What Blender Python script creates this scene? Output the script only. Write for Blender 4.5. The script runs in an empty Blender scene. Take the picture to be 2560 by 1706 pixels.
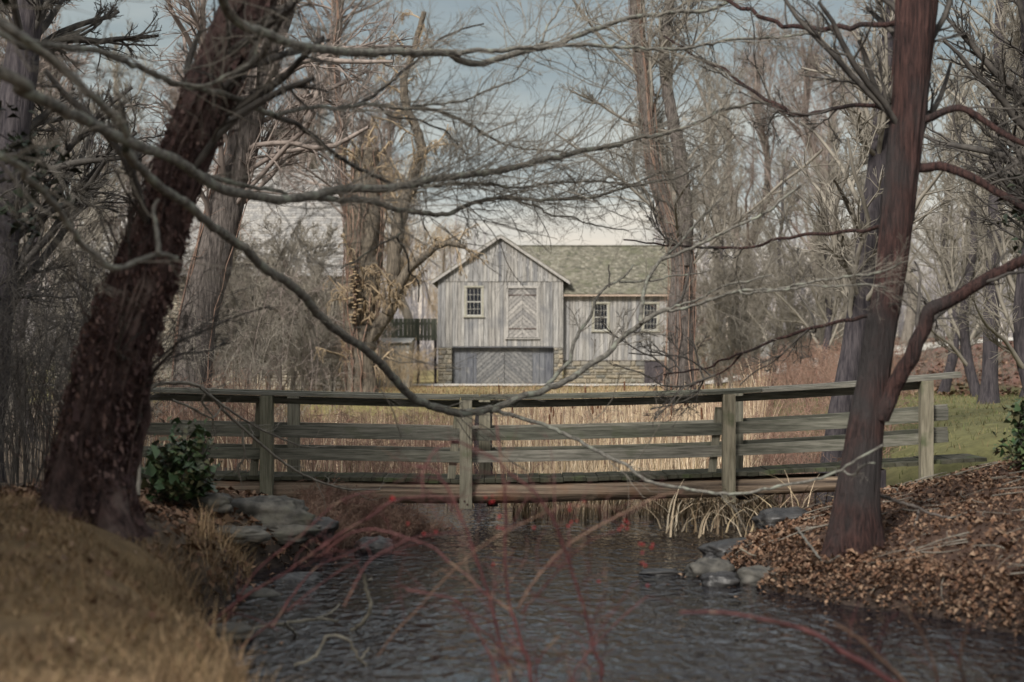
import bpy, math, random
import numpy as np
from mathutils import Vector, noise as mnoise

rng = np.random.default_rng(7)
random.seed(7)
S = bpy.context.scene
COL = S.collection

# ------------------------------------------------------------------ camera
CAMZ = 2.15
FPX = 4000.0
cam_d = bpy.data.cameras.new("camera")
cam_d.sensor_width = 36.0
cam_d.lens = 36.0 * FPX / 2560.0
cam_d.shift_y = (890 - 853) / 2560.0
cam_d.clip_start = 0.05
cam_d.clip_end = 3000
cam_d.dof.use_dof = True
cam_d.dof.focus_distance = 25.0
cam_d.dof.aperture_fstop = 1.3
cam = bpy.data.objects.new("camera", cam_d)
cam.location = (0, 0, CAMZ)
cam.rotation_euler = (math.radians(90), 0, 0)
COL.objects.link(cam)
S.camera = cam

# ------------------------------------------------------------------ sky, sun, exposure
SUN_EL, SUN_AZ = math.radians(38), math.radians(205)   # azimuth clockwise from +Y (north)
w = bpy.data.worlds.new("World")
S.world = w
w.use_nodes = True
nt = w.node_tree
nt.nodes.clear()
N = nt.nodes.new
out = N("ShaderNodeOutputWorld")
bg = N("ShaderNodeBackground")
bg.inputs["Strength"].default_value = 0.11
sky = N("ShaderNodeTexSky")
sky.sky_type = 'NISHITA'
sky.sun_disc = False
sky.sun_elevation = SUN_EL
sky.sun_rotation = SUN_AZ
sky.air_density = 1.0
sky.dust_density = 3.0
tc = N("ShaderNodeTexCoord")
sep = N("ShaderNodeSeparateXYZ")
nt.links.new(tc.outputs["Generated"], sep.inputs[0])
ramp = N("ShaderNodeValToRGB")       # overcast cloud colour by elevation
cr = ramp.color_ramp
cr.elements[0].position = 0.0
cr.elements[0].color = (5.6, 4.6, 3.7, 1)
cr.elements[1].position = 0.75
cr.elements[1].color = (3.9, 3.95, 4.0, 1)
for p_, c_ in ((0.055, (5.4, 4.65, 3.9)), (0.10, (3.3, 3.4, 3.25)), (0.19, (1.75, 2.05, 2.1)), (0.24, (2.0, 2.25, 2.35)), (0.36, (3.6, 3.75, 3.85))):
    e = cr.elements.new(p_)
    e.color = (*c_, 1)
nt.links.new(sep.outputs["Z"], ramp.inputs[0])
mapn = N("ShaderNodeMapping")
mapn.inputs["Scale"].default_value = (2.0, 2.0, 9.0)
nt.links.new(tc.outputs["Generated"], mapn.inputs[0])
ns = N("ShaderNodeTexNoise")
ns.inputs["Scale"].default_value = 2.6
ns.inputs["Detail"].default_value = 6
ns.inputs["Roughness"].default_value = 0.55
nt.links.new(mapn.outputs[0], ns.inputs["Vector"])
r2 = N("ShaderNodeValToRGB")
r2.color_ramp.elements[0].position = 0.38
r2.color_ramp.elements[0].color = (0.70, 0.76, 0.80, 1)
r2.color_ramp.elements[1].position = 0.66
r2.color_ramp.elements[1].color = (1.18, 1.12, 1.05, 1)
nt.links.new(ns.outputs["Fac"], r2.inputs[0])
mul = N("ShaderNodeMix")
mul.data_type = 'RGBA'
mul.blend_type = 'MULTIPLY'
mul.inputs["Factor"].default_value = 1
nt.links.new(ramp.outputs[0], mul.inputs[6])
nt.links.new(r2.outputs[0], mul.inputs[7])
mx = N("ShaderNodeMix")
mx.data_type = 'RGBA'
mx.inputs["Factor"].default_value = 0.92
nt.links.new(sky.outputs[0], mx.inputs[6])
nt.links.new(mul.outputs[2], mx.inputs[7])
nt.links.new(mx.outputs[2], bg.inputs["Color"])
nt.links.new(bg.outputs[0], out.inputs[0])

sl = bpy.data.lights.new("sun", 'SUN')
sl.energy = 2.9
sl.angle = math.radians(12)
sl.color = (1.0, 0.95, 0.88)
so = bpy.data.objects.new("sun", sl)
sd = Vector((math.sin(SUN_AZ) * math.cos(SUN_EL), math.cos(SUN_AZ) * math.cos(SUN_EL), math.sin(SUN_EL)))
so.rotation_euler = sd.to_track_quat('Z', 'Y').to_euler()
so.location = (0, -20, 40)
COL.objects.link(so)
S.view_settings.view_transform = 'Standard'
S.view_settings.look = 'None'
S.view_settings.exposure = 0.8
S.view_settings.gamma = 1.0
try:
    S.cycles.max_bounces = 6
    S.cycles.diffuse_bounces = 3
    S.cycles.glossy_bounces = 3
    S.cycles.transparent_max_bounces = 4
    S.cycles.use_denoising = True
except Exception:
    pass


# ------------------------------------------------------------------ helpers
def P(px, py, Y):
    return ((px - 1280) / FPX * Y, Y, CAMZ - (py - 890) / FPX * Y)


def lin(c):
    return tuple(((v / 255) / 12.92 if v / 255 <= 0.04045 else ((v / 255 + 0.055) / 1.055) ** 2.4) for v in c)


def mat(name, c1, c2, scale=(1, 1, 1), nscale=6.0, detail=6, rough=0.85, bump=0.3, bdist=0.01, island=None,
        attr=None, c3=None, spec=0.3, c3scale=1.5, c3pos=(0.5, 0.62), objr=False):
    """noise-mottled surface; island: list of colours picked per loose board, stone, leaf or blade"""
    m = bpy.data.materials.new(name)
    m.use_nodes = True
    t = m.node_tree
    b = t.nodes["Principled BSDF"]
    b.inputs["Roughness"].default_value = rough
    b.inputs["Specular IOR Level"].default_value = spec
    tc = t.nodes.new("ShaderNodeTexCoord")
    mp = t.nodes.new("ShaderNodeMapping")
    mp.inputs["Scale"].default_value = scale
    t.links.new(tc.outputs["Object"], mp.inputs[0])
    nz = t.nodes.new("ShaderNodeTexNoise")
    nz.inputs["Scale"].default_value = nscale
    nz.inputs["Detail"].default_value = detail
    nz.inputs["Roughness"].default_value = 0.62
    t.links.new(mp.outputs[0], nz.inputs["Vector"])
    rp = t.nodes.new("ShaderNodeValToRGB")
    rp.color_ramp.elements[0].position = 0.34
    rp.color_ramp.elements[1].position = 0.66
    rp.color_ramp.elements[0].color = (*c1, 1)
    rp.color_ramp.elements[1].color = (*c2, 1)
    t.links.new(nz.outputs["Fac"], rp.inputs[0])
    col = rp.outputs[0]
    if attr:
        at = t.nodes.new("ShaderNodeAttribute")
        at.attribute_name = attr
        mm = t.nodes.new("ShaderNodeMix")
        mm.data_type = 'RGBA'
        mm.blend_type = 'MULTIPLY'
        mm.inputs["Factor"].default_value = 1
        t.links.new(col, mm.inputs[6])
        t.links.new(at.outputs["Color"], mm.inputs[7])
        col = mm.outputs[2]
    if island:
        ge = t.nodes.new("ShaderNodeNewGeometry")
        ir = t.nodes.new("ShaderNodeValToRGB")
        ir.color_ramp.interpolation = 'LINEAR'
        els = ir.color_ramp.elements
        els[0].position = 0
        els[0].color = (*island[0], 1)
        els[1].position = 1
        els[1].color = (*island[-1], 1)
        for k, c in enumerate(island[1:-1]):
            e = els.new((k + 1) / (len(island) - 1))
            e.color = (*c, 1)
        if objr:
            oi = t.nodes.new("ShaderNodeObjectInfo")
            t.links.new(oi.outputs["Random"], ir.inputs[0])
        else:
            t.links.new(ge.outputs["Random Per Island"], ir.inputs[0])
        mm = t.nodes.new("ShaderNodeMix")
        mm.data_type = 'RGBA'
        mm.blend_type = 'MULTIPLY'
        mm.inputs["Factor"].default_value = 1
        t.links.new(col, mm.inputs[6])
        t.links.new(ir.outputs[0], mm.inputs[7])
        col = mm.outputs[2]
    if c3:
        n3 = t.nodes.new("ShaderNodeTexNoise")
        n3.inputs["Scale"].default_value = c3scale
        n3.inputs["Detail"].default_value = 5
        t.links.new(tc.outputs["Object"], n3.inputs["Vector"])
        r3 = t.nodes.new("ShaderNodeValToRGB")
        r3.color_ramp.elements[0].position = c3pos[0]
        r3.color_ramp.elements[1].position = c3pos[1]
        t.links.new(n3.outputs["Fac"], r3.inputs[0])
        mm = t.nodes.new("ShaderNodeMix")
        mm.data_type = 'RGBA'
        t.links.new(r3.outputs[0], mm.inputs["Factor"])
        t.links.new(col, mm.inputs[6])
        mm.inputs[7].default_value = (*c3, 1)
        col = mm.outputs[2]
    t.links.new(col, b.inputs["Base Color"])
    if bump:
        bp = t.nodes.new("ShaderNodeBump")
        bp.inputs["Strength"].default_value = bump
        bp.inputs["Distance"].default_value = bdist
        t.links.new(nz.outputs["Fac"], bp.inputs["Height"])
        t.links.new(bp.outputs[0], b.inputs["Normal"])
    return m


G = lambda v: (v, v, v)
M = {}
M['barn_wood'] = mat('barn_wood', (.155, .155, .155), (.46, .455, .445), (11, 11, .55), 2.4, 9, .9, .5, .015,
                     island=[(.50, .51, .54), (.86, .85, .84), (1.08, 1.05, 1.0), (.66, .66, .68), (1, .97, .93), (.76, .73, .69)],
                     c3=(.13, .135, .15), c3scale=1.0, c3pos=(.56, .80))
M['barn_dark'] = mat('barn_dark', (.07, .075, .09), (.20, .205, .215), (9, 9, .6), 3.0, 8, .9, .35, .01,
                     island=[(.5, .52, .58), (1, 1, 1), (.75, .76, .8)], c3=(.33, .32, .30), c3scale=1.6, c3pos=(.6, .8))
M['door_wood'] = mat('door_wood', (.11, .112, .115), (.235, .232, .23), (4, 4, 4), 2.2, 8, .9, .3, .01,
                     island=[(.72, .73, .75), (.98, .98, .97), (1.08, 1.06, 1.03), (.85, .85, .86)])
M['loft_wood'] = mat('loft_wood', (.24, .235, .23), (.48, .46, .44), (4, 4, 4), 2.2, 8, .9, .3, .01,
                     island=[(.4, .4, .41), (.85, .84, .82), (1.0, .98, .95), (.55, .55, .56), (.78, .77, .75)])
M['trim'] = mat('trim', (.24, .23, .185), (.38, .365, .30), (3, 3, 3), 4, 6, .85, .2, .005)
M['rake'] = mat('rake', (.25, .24, .225), (.42, .40, .375), (3, 3, 3), 4, 6, .85, .2, .005)
M['fascia'] = mat('fascia', (.32, .25, .20), (.45, .36, .29), (1, 3, 3), 4, 6, .85, .2, .005)
M['sash'] = mat('sash', (.34, .33, .30), (.48, .47, .43), (3, 3, 3), 4, 4, .6, .1, .003)
M['shingle'] = mat('shingle', (.125, .115, .095), (.235, .22, .185), (2, 2, 2), 3.0, 6, .95, .5, .02,
                   island=[(.55, .57, .55), (.85, .86, .8), (1, 1, .95), (.7, .72, .65), (1.35, 1.35, 1.3), (.62, .66, .55)],
                   c3=(.12, .125, .075), c3scale=1.3, c3pos=(.55, .85))
M['mill_shingle'] = mat('mill_shingle', (.22, .215, .21), (.36, .35, .335), (2, 2, 2), 3.0, 6, .95, .4, .02,
                        island=[(.7, .7, .7), (.9, .9, .9), (1.1, 1.08, 1.05), (.8, .78, .76)])
M['mortar'] = mat('mortar', (.24, .22, .18), (.34, .31, .26), (1, 1, 1), 8, 6, .95, .4, .01)
M['stone'] = mat('stone', (.5, .5, .5), (.9, .9, .9), (1, 1, 1), 7, 8, .9, .6, .02,
                 island=[(.20, .20, .18), (.36, .31, .23), (.26, .25, .21), (.42, .36, .27), (.17, .17, .16), (.33, .30, .25)])
M['mill_stone'] = mat('mill_stone', (.72, .72, .72), (1.05, 1.05, 1.05), (1, 1, 1), 7, 8, .9, .6, .02,
                      island=[(.28, .255, .21), (.44, .39, .31), (.35, .315, .255), (.50, .45, .36), (.21, .195, .17), (.40, .36, .29)])
M['glass'] = mat('glass', (.012, .014, .018), (.02, .022, .028), (1, 1, 1), 1.2, 2, .06, .05, .01, spec=.6)
M['iron'] = mat('iron', (.05, .035, .03), (.11, .07, .06), (1, 1, 1), 12, 4, .8, .2, .003)
M['rail'] = mat('rail', (.085, .086, .074), (.26, .252, .225), (.9, 8, 14), 3.2, 9, .9, .4, .006,
                objr=True, island=[(.62, .64, .58), (1, 1, .98), (1.2, 1.17, 1.12), (.78, .80, .72)], c3=(.085, .10, .055), c3scale=2.2, c3pos=(.6, .8))
M['post'] = mat('post', (.13, .125, .095), (.30, .285, .23), (12, 12, .9), 3.2, 9, .9, .4, .006,
                objr=True, island=[(.7, .72, .65), (1, 1, 1), (1.15, 1.08, 1.0)], c3=(.09, .11, .055), c3scale=2.6, c3pos=(.57, .72))
M['deck'] = mat('deck', (.045, .045, .032), (.12, .115, .09), (2, 2, 2), 4, 6, .95, .4, .01,
                island=[(.6, .62, .5), (1, 1, 1), (.8, .8, .75)], c3=(.09, .11, .05), c3scale=3, c3pos=(.55, .7))
M['log'] = mat('log', (.035, .024, .018), (.38, .285, .205), (.35, 11, 11), 1.7, 10, .7, 1.0, .03,
               c3=(.26, .12, .06), c3scale=1.6, c3pos=(.56, .74), spec=.35)
M['road'] = mat('road', (.46, .43, .38), (.58, .55, .50), (1, 1, 1), 3, 8, .95, .2, .01)
M['bark_red'] = mat('bark_red', (.022, .014, .014), (.145, .092, .083), (7, 7, 1.9), 2.6, 10, .95, 1.0, .08, c3=(.22, .165, .145), c3scale=3.2, c3pos=(.56, .72))
M['bark_cedar'] = mat('bark_cedar', (.013, .009, .010), (.105, .054, .047), (16, 16, 1.1), 2.2, 10, .9, 1.0, .09, c3=(.05, .044, .044), c3scale=1.3, c3pos=(.5, .66))
M['bark_brown'] = mat('bark_brown', (.04, .034, .031), (.18, .155, .14), (9, 9, 1.4), 2.4, 9, .9, 1.0, .05)
M['bark_willow'] = mat('bark_willow', (.045, .037, .030), (.20, .168, .128), (9, 9, 1.4), 2.4, 9, .9, 1.0, .05)
M['bark_dark'] = mat('bark_dark', (.024, .021, .026), (.085, .074, .078), (9, 9, 1.4), 2.4, 9, .9, .8, .04)
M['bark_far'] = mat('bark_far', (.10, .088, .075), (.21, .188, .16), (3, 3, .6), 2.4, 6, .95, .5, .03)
M['bark_grey'] = mat('bark_grey', (.075, .07, .062), (.20, .19, .17), (9, 9, 1.6), 2.4, 9, .9, .8, .04)
M['branch'] = mat('branch', (.07, .066, .058), (.24, .228, .20), (1, 1, 1), 22, 8, .85, .9, .008, c3=(.27, .285, .235), c3scale=9, c3pos=(.52, .66))
M['twig'] = mat('twig', (.12, .108, .09), (.28, .255, .215), (1, 1, 1), 6, 4, .8, 0)
M['twig_dark'] = mat('twig_dark', (.035, .032, .03), (.10, .09, .08), (1, 1, 1), 6, 4, .8, 0)
M['twig_purple'] = mat('twig_purple', (.17, .138, .122), (.31, .26, .23), (1, 1, 1), 1.2, 4, .8, 0)
M['twig_grey'] = mat('twig_grey', (.16, .143, .12), (.31, .282, .235), (1, 1, 1), 1.2, 4, .8, 0)
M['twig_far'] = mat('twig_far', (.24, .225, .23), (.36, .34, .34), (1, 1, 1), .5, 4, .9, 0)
M['twig_orange'] = mat('twig_orange', (.26, .195, .125), (.42, .33, .22), (1, 1, 1), 1.2, 4, .8, 0)
M['twig_red'] = mat('twig_red', (.16, .105, .085), (.34, .25, .20), (1, 1, 1), 1.5, 4, .8, 0,
                    island=[(.6, .6, .6), (1, .9, .85), (1.2, 1.15, 1.05), (.9, .6, .55)])
M['cane'] = mat('cane', (.06, .018, .022), (.17, .068, .064), (1, 1, 1), 7, 5, .55, .2, .003, c3=(.26, .19, .13), c3scale=5, c3pos=(.56, .7))
M['cane_brown'] = mat('cane_brown', (.11, .06, .045), (.27, .17, .12), (1, 1, 1), 9, 5, .6, .2, .003)
M['hip'] = mat('hip', (.26, .012, .02), (.42, .03, .035), (1, 1, 1), 9, 3, .3, 0)
M['reed'] = mat('reed', (.75, .75, .75), (1.1, 1.1, 1.1), (1, 1, 1), 2, 4, .8, 0,
                island=[(.42, .31, .20), (.70, .57, .40), (.52, .38, .25), (.80, .68, .50), (.20, .13, .075), (.60, .47, .29), (.16, .10, .06)])
M['cattail'] = mat('cattail', (.075, .032, .018), (.16, .075, .04), (1, 1, 1), 14, 4, .95, .2, .004)
M['straw'] = mat('straw', (.6, .56, .55), (1.35, 1.32, 1.25), (1, 1, 1), 2.2, 4, .85, 0,
                 island=[(.18, .115, .065), (.38, .27, .16), (.27, .18, .105), (.47, .35, .215), (.11, .068, .04), (.22, .17, .085)])
M['lawn'] = mat('lawn', (.7, .7, .7), (1.1, 1.1, 1.1), (1, 1, 1), 1.0, 4, .85, 0,
                island=[(.07, .095, .03), (.12, .14, .05), (.22, .17, .085), (.09, .11, .04), (.25, .185, .10)])
M['litter'] = mat('litter', (.75, .75, .75), (1.1, 1.1, 1.1), (1, 1, 1), 3, 4, .85, 0,
                  island=[(.085, .045, .028), (.22, .125, .075), (.12, .062, .038), (.30, .19, .125), (.05, .029, .021), (.18, .095, .058), (.36, .25, .17), (.095, .05, .033)])
M['dead_leaf'] = mat('dead_leaf', (.75, .75, .75), (1.1, 1.1, 1.1), (1, 1, 1), 3, 4, .85, 0, island=[(.045, .026, .027), (.14, .082, .075), (.08, .048, .047), (.24, .155, .135), (.03, .019, .021)])
M['evergreen'] = mat('evergreen', (.7, .7, .7), (1.1, 1.1, 1.1), (1, 1, 1), 3, 4, .4, 0,
                     island=[(.025, .05, .02), (.06, .105, .042), (.04, .08, .032), (.11, .16, .07), (.13, .14, .07), (.08, .07, .035)], spec=.5)
M['hemlock'] = mat('hemlock', (.7, .7, .7), (1.1, 1.1, 1.1), (1, 1, 1), 3, 4, .6, 0, island=[(.012, .020, .012), (.03, .045, .024), (.02, .03, .016), (.045, .05, .03)])
M['rock'] = mat('rock', (.035, .035, .034), (.17, .16, .14), (1, 1, 1), 5, 9, .85, .8, .03, c3=(.10, .105, .07), c3scale=2.6, c3pos=(.6, .8))
M['wet_rock'] = mat('wet_rock', (.014, .014, .016), (.055, .052, .05), (1, 1, 1), 5, 9, .4, .8, .03, spec=.5)
M['fungus'] = mat('fungus', (.16, .115, .07), (.45, .34, .21), (1, 1, 1), 9, 5, .8, .3, .01)
M['sign_white'] = mat('sign_white', (.62, .62, .60), (.75, .75, .73), (1, 1, 1), 5, 3, .6, 0)
M['sign_ink'] = mat('sign_ink', (.05, .05, .055), (.08, .08, .085), (1, 1, 1), 5, 3, .6, 0)
M['plank_green'] = mat('plank_green', (.10, .11, .085), (.20, .205, .17), (8, 8, .8), 3, 8, .9, .3, .01, island=[(.6, .65, .6), (1, 1, 1), (.8, .85, .75)])
M['plank_grey'] = mat('plank_grey', (.19, .19, .18), (.32, .315, .30), (8, 8, .8), 3, 8, .9, .3, .01, island=[(.75, .77, .77), (1, 1, 1), (.85, .87, .85)])
M['dead_wood'] = mat('dead_wood', (.13, .115, .09), (.33, .30, .24), (1, 1, 1), 9, 7, .85, .5, .006)
M['ground'] = mat('ground', (.70, .70, .70), (1.25, 1.25, 1.25), (1, 1, 1), 5, 10, .97, .8, .04, attr='Col')

# stream water
m = bpy.data.materials.new('water')
m.use_nodes = True
t = m.node_tree
b = t.nodes["Principled BSDF"]
b.inputs["Base Color"].default_value = (.012, .011, .014, 1)
b.inputs["Roughness"].default_value = .02
b.inputs["IOR"].default_value = 1.33
b.inputs["Specular IOR Level"].default_value = .5
tc = t.nodes.new("ShaderNodeTexCoord")
mp = t.nodes.new("ShaderNodeMapping")
mp.inputs["Scale"].default_value = (1.6, 1.0, 1)
t.links.new(tc.outputs["Object"], mp.inputs[0])
n1 = t.nodes.new("ShaderNodeTexNoise")
n1.inputs["Scale"].default_value = 4.4
n1.inputs["Detail"].default_value = 2.5
n1.inputs["Roughness"].default_value = .5
n1.inputs["Distortion"].default_value = .5
t.links.new(mp.outputs[0], n1.inputs["Vector"])
bp = t.nodes.new("ShaderNodeBump")
bp.inputs["Strength"].default_value = 1.0
bp.inputs["Distance"].default_value = .085
n2 = t.nodes.new("ShaderNodeTexNoise")
n2.inputs["Scale"].default_value = .55
n2.inputs["Detail"].default_value = 2
t.links.new(tc.outputs["Object"], n2.inputs["Vector"])
rw_ = t.nodes.new("ShaderNodeMapRange")
rw_.inputs["From Min"].default_value = .38
rw_.inputs["From Max"].default_value = .62
rw_.inputs["To Min"].default_value = .30
rw_.inputs["To Max"].default_value = 1.0
t.links.new(n2.outputs["Fac"], rw_.inputs["Value"])
t.links.new(rw_.outputs[0], bp.inputs["Strength"])
t.links.new(n1.outputs["Fac"], bp.inputs["Height"])
t.links.new(bp.outputs[0], b.inputs["Normal"])
M['water'] = m


def mesh_from(name, V, F, m, parent=None, smooth=False):
    """V (n,3) array, F (k,4) quad array or list of polygons"""
    me = bpy.data.meshes.new(name)
    if isinstance(F, np.ndarray):
        V = np.asarray(V, dtype=np.float32)
        me.vertices.add(len(V))
        me.vertices.foreach_set("co", V.ravel())
        nf, k = F.shape
        me.loops.add(nf * k)
        me.loops.foreach_set("vertex_index", F.astype(np.int32).ravel())
        me.polygons.add(nf)
        me.polygons.foreach_set("loop_start", np.arange(0, nf * k, k, dtype=np.int32))
        me.polygons.foreach_set("loop_total", np.full(nf, k, dtype=np.int32))
        me.update(calc_edges=True)
    else:
        me.from_pydata([tuple(v) for v in V], [], F)
    if smooth:
        me.polygons.foreach_set("use_smooth", np.ones(len(me.polygons), dtype=bool))
    me.materials.append(m)
    o = bpy.data.objects.new(name, me)
    COL.objects.link(o)
    if parent:
        o.parent = parent
        o.matrix_parent_inverse.identity()
        o.location = -np.array(parent.location) if parent.parent is None else (0, 0, 0)
    return o


def tag(o, label=None, cat=None, group=None, kind=None):
    if label: o['label'] = label
    if cat: o['category'] = cat
    if group: o['group'] = group
    if kind: o['kind'] = kind
    return o


def thing(name, label, cat, loc=(0, 0, 0), group=None):
    o = bpy.data.objects.new(name, None)
    o.empty_display_size = .2
    o.location = loc
    COL.objects.link(o)
    return tag(o, label, cat, group)


class Tubes:
    """collects tubes along polylines and bakes them as one mesh"""
    def __init__(self):
        self.g = {}
        self.extra = []

    def add(self, pts, rad, sides=3):
        pts = np.asarray(pts, float)
        if pts.ndim == 2:
            pts = pts[None]
            rad = np.asarray(rad, float)[None]
        self.g.setdefault((pts.shape[1], sides), []).append((pts, np.asarray(rad, float)))

    def arrays(self):
        Vs, Fs, off = [], [], 0
        for (n, s), lst in self.g.items():
            p = np.concatenate([a for a, _ in lst])
            r = np.concatenate([b for _, b in lst])
            m_ = len(p)
            tg = np.gradient(p, axis=1)
            tg /= np.linalg.norm(tg, axis=2, keepdims=True) + 1e-9
            mean = np.abs(p[:, -1] - p[:, 0])
            ref = np.zeros((m_, 3))
            ref[np.arange(m_), mean.argmin(1)] = 1
            if s <= 4:
                n1 = np.cross(tg, ref[:, None, :])
                n1 /= np.linalg.norm(n1, axis=2, keepdims=True) + 1e-9
            else:
                n1 = np.zeros_like(p)
                cur = np.cross(tg[:, 0], ref)
                for i in range(n):
                    cur = cur - (cur * tg[:, i]).sum(1, keepdims=True) * tg[:, i]
                    cur /= np.linalg.norm(cur, axis=1, keepdims=True) + 1e-9
                    n1[:, i] = cur
            n2 = np.cross(tg, n1)
            a = np.arange(s) / s * 2 * np.pi
            V = p[:, :, None, :] + r[:, :, None, None] * (np.cos(a)[None, None, :, None] * n1[:, :, None, :] + np.sin(a)[None, None, :, None] * n2[:, :, None, :])
            idx = np.arange(m_ * n * s).reshape(m_, n, s)
            A = idx[:, :-1, :]
            B = idx[:, 1:, :]
            F = np.stack([A, np.roll(A, -1, 2), np.roll(B, -1, 2), B], -1).reshape(-1, 4)
            Vs.append(V.reshape(-1, 3))
            Fs.append(F + off)
            off += m_ * n * s
        for V, F in self.extra:
            Vs.append(V)
            Fs.append(F + off)
            off += len(V)
        return np.concatenate(Vs), np.concatenate(Fs)

    def build(self, name, m, parent=None, smooth=True):
        V, F = self.arrays()
        return mesh_from(name, V, F, m, parent, smooth)


def resample(pts, rad, step, wob=0.0):
    """Catmull-Rom through the points, evenly spaced"""
    p = np.asarray(pts, float)
    r = np.asarray(rad, float)
    ext = np.vstack([2 * p[0] - p[1], p, 2 * p[-1] - p[-2]])
    out, ro = [], []
    for i in range(len(p) - 1):
        L = np.linalg.norm(p[i + 1] - p[i])
        k = max(2, int(L / step) + 1)
        for u in np.linspace(0, 1, k, endpoint=False):
            a, b_, c, d = ext[i], ext[i + 1], ext[i + 2], ext[i + 3]
            out.append(.5 * (2 * b_ + (c - a) * u + (2 * a - 5 * b_ + 4 * c - d) * u * u + (3 * b_ - a - 3 * c + d) * u ** 3))
            ro.append(r[i] * (1 - u) + r[i + 1] * u)
    out.append(p[-1])
    ro.append(r[-1])
    out = np.array(out)
    if wob:
        out[1:-1] += rng.normal(0, wob, (len(out) - 2, 3))
    return out, np.array(ro)


def kids(par, prad, k, ratio, ang, n=5, t0=.2, t1=1.0, up=0.0, trop=0.0, wob=.15, rr=.6, rmin=.002, tip=.35, flat=None, lmin=0, lmax=99, grav=None):
    """k side shoots on each of the parents (M,N,3); returns child polylines and radii"""
    M_, Np, _ = par.shape
    plen = np.linalg.norm(np.diff(par, axis=1), axis=2).sum(1)
    tt = rng.uniform(t0, t1, (M_, k))
    f = tt * (Np - 1)
    i0 = np.clip(f.astype(int), 0, Np - 2)
    u = (f - i0)[..., None]
    mi = np.arange(M_)[:, None]
    p0 = par[mi, i0] * (1 - u) + par[mi, i0 + 1] * u
    tg = par[mi, i0 + 1] - par[mi, i0]
    tg /= np.linalg.norm(tg, axis=2, keepdims=True) + 1e-9
    pr = prad[mi, i0] * (1 - u[..., 0]) + prad[mi, i0 + 1] * u[..., 0]
    rnd = rng.normal(0, 1, p0.shape)
    if flat is not None:
        rnd[..., 2] *= flat
    perp = rnd - (rnd * tg).sum(2, keepdims=True) * tg
    perp /= np.linalg.norm(perp, axis=2, keepdims=True) + 1e-9
    a = rng.uniform(ang[0], ang[1], (M_, k, 1))
    d = np.cos(a) * tg + np.sin(a) * perp
    d[..., 2] += up
    d /= np.linalg.norm(d, axis=2, keepdims=True)
    L = np.clip(plen[:, None] * ratio * (1.15 - .7 * tt) * rng.uniform(.55, 1.25, (M_, k)), lmin, lmax)
    d = d.reshape(-1, 3)
    pos = p0.reshape(-1, 3)
    L = L.reshape(-1, 1)
    pts = [pos]
    for s in range(n - 1):
        d = d + rng.normal(0, wob, d.shape)
        d[:, 2] += trop
        if grav is not None:
            d[:, 2] -= grav * (s + 1)
        d /= np.linalg.norm(d, axis=1, keepdims=True) + 1e-9
        pos = pos + d * L / (n - 1)
        pts.append(pos)
    pts = np.stack(pts, 1)
    r0 = np.maximum(np.minimum(pr.reshape(-1) * rr, pr.reshape(-1)), rmin)
    rad = r0[:, None] * np.linspace(1, tip, n)[None]
    return pts, np.maximum(rad, rmin * .6)


def trunk_mesh(pts, rad, sides=18, step=.12, amp=.12, freq=6.0, flare=.0, seed=0):
    """bark-ridged trunk surface along a polyline, as arrays"""
    p, r = resample(pts, rad, step)
    n = len(p)
    tg = np.gradient(p, axis=0)
    tg /= np.linalg.norm(tg, axis=1, keepdims=True)
    cur = np.cross(tg[0], (0, 1, 0.01))
    V = np.zeros((n, sides, 3))
    acc = 0
    for i in range(n):
        cur = cur - cur.dot(tg[i]) * tg[i]
        cur /= np.linalg.norm(cur)
        n2 = np.cross(tg[i], cur)
        if i: acc += np.linalg.norm(p[i] - p[i - 1])
        for j in range(sides):
            a = j / sides * 2 * math.pi
            ca, sa = math.cos(a), math.sin(a)
            q = Vector((ca * freq * .5 + seed * 3.1, sa * freq * .5, acc * 1.1 + seed))
            dsp = mnoise.noise(q) + .5 * mnoise.noise(q * 2.3) + .8 * mnoise.noise(Vector((ca * 1.2 + seed, sa * 1.2, acc * .6)))
            rr = r[i] * (1 + amp * dsp)
            if flare and acc < flare * 2.5:
                rr *= 1 + .55 * math.exp(-acc / (flare * .55)) * (1 + .5 * math.sin(a * 5 + seed))
            V[i, j] = p[i] + rr * (ca * cur + sa * n2)
    idx = np.arange(n * sides).reshape(n, sides)
    A, B = idx[:-1], idx[1:]
    F = np.stack([A, np.roll(A, -1, 1), np.roll(B, -1, 1), B], -1).reshape(-1, 4)
    # cap the top with a small fan of quads
    c = V[-1].mean(0)
    V2 = np.vstack([V.reshape(-1, 3), [c]])
    ci = n * sides
    cap = np.array([[idx[-1, j], idx[-1, (j + 1) % sides], idx[-1, (j + 2) % sides], ci] for j in range(0, sides, 2)])
    return V2, np.vstack([F, cap])


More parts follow.
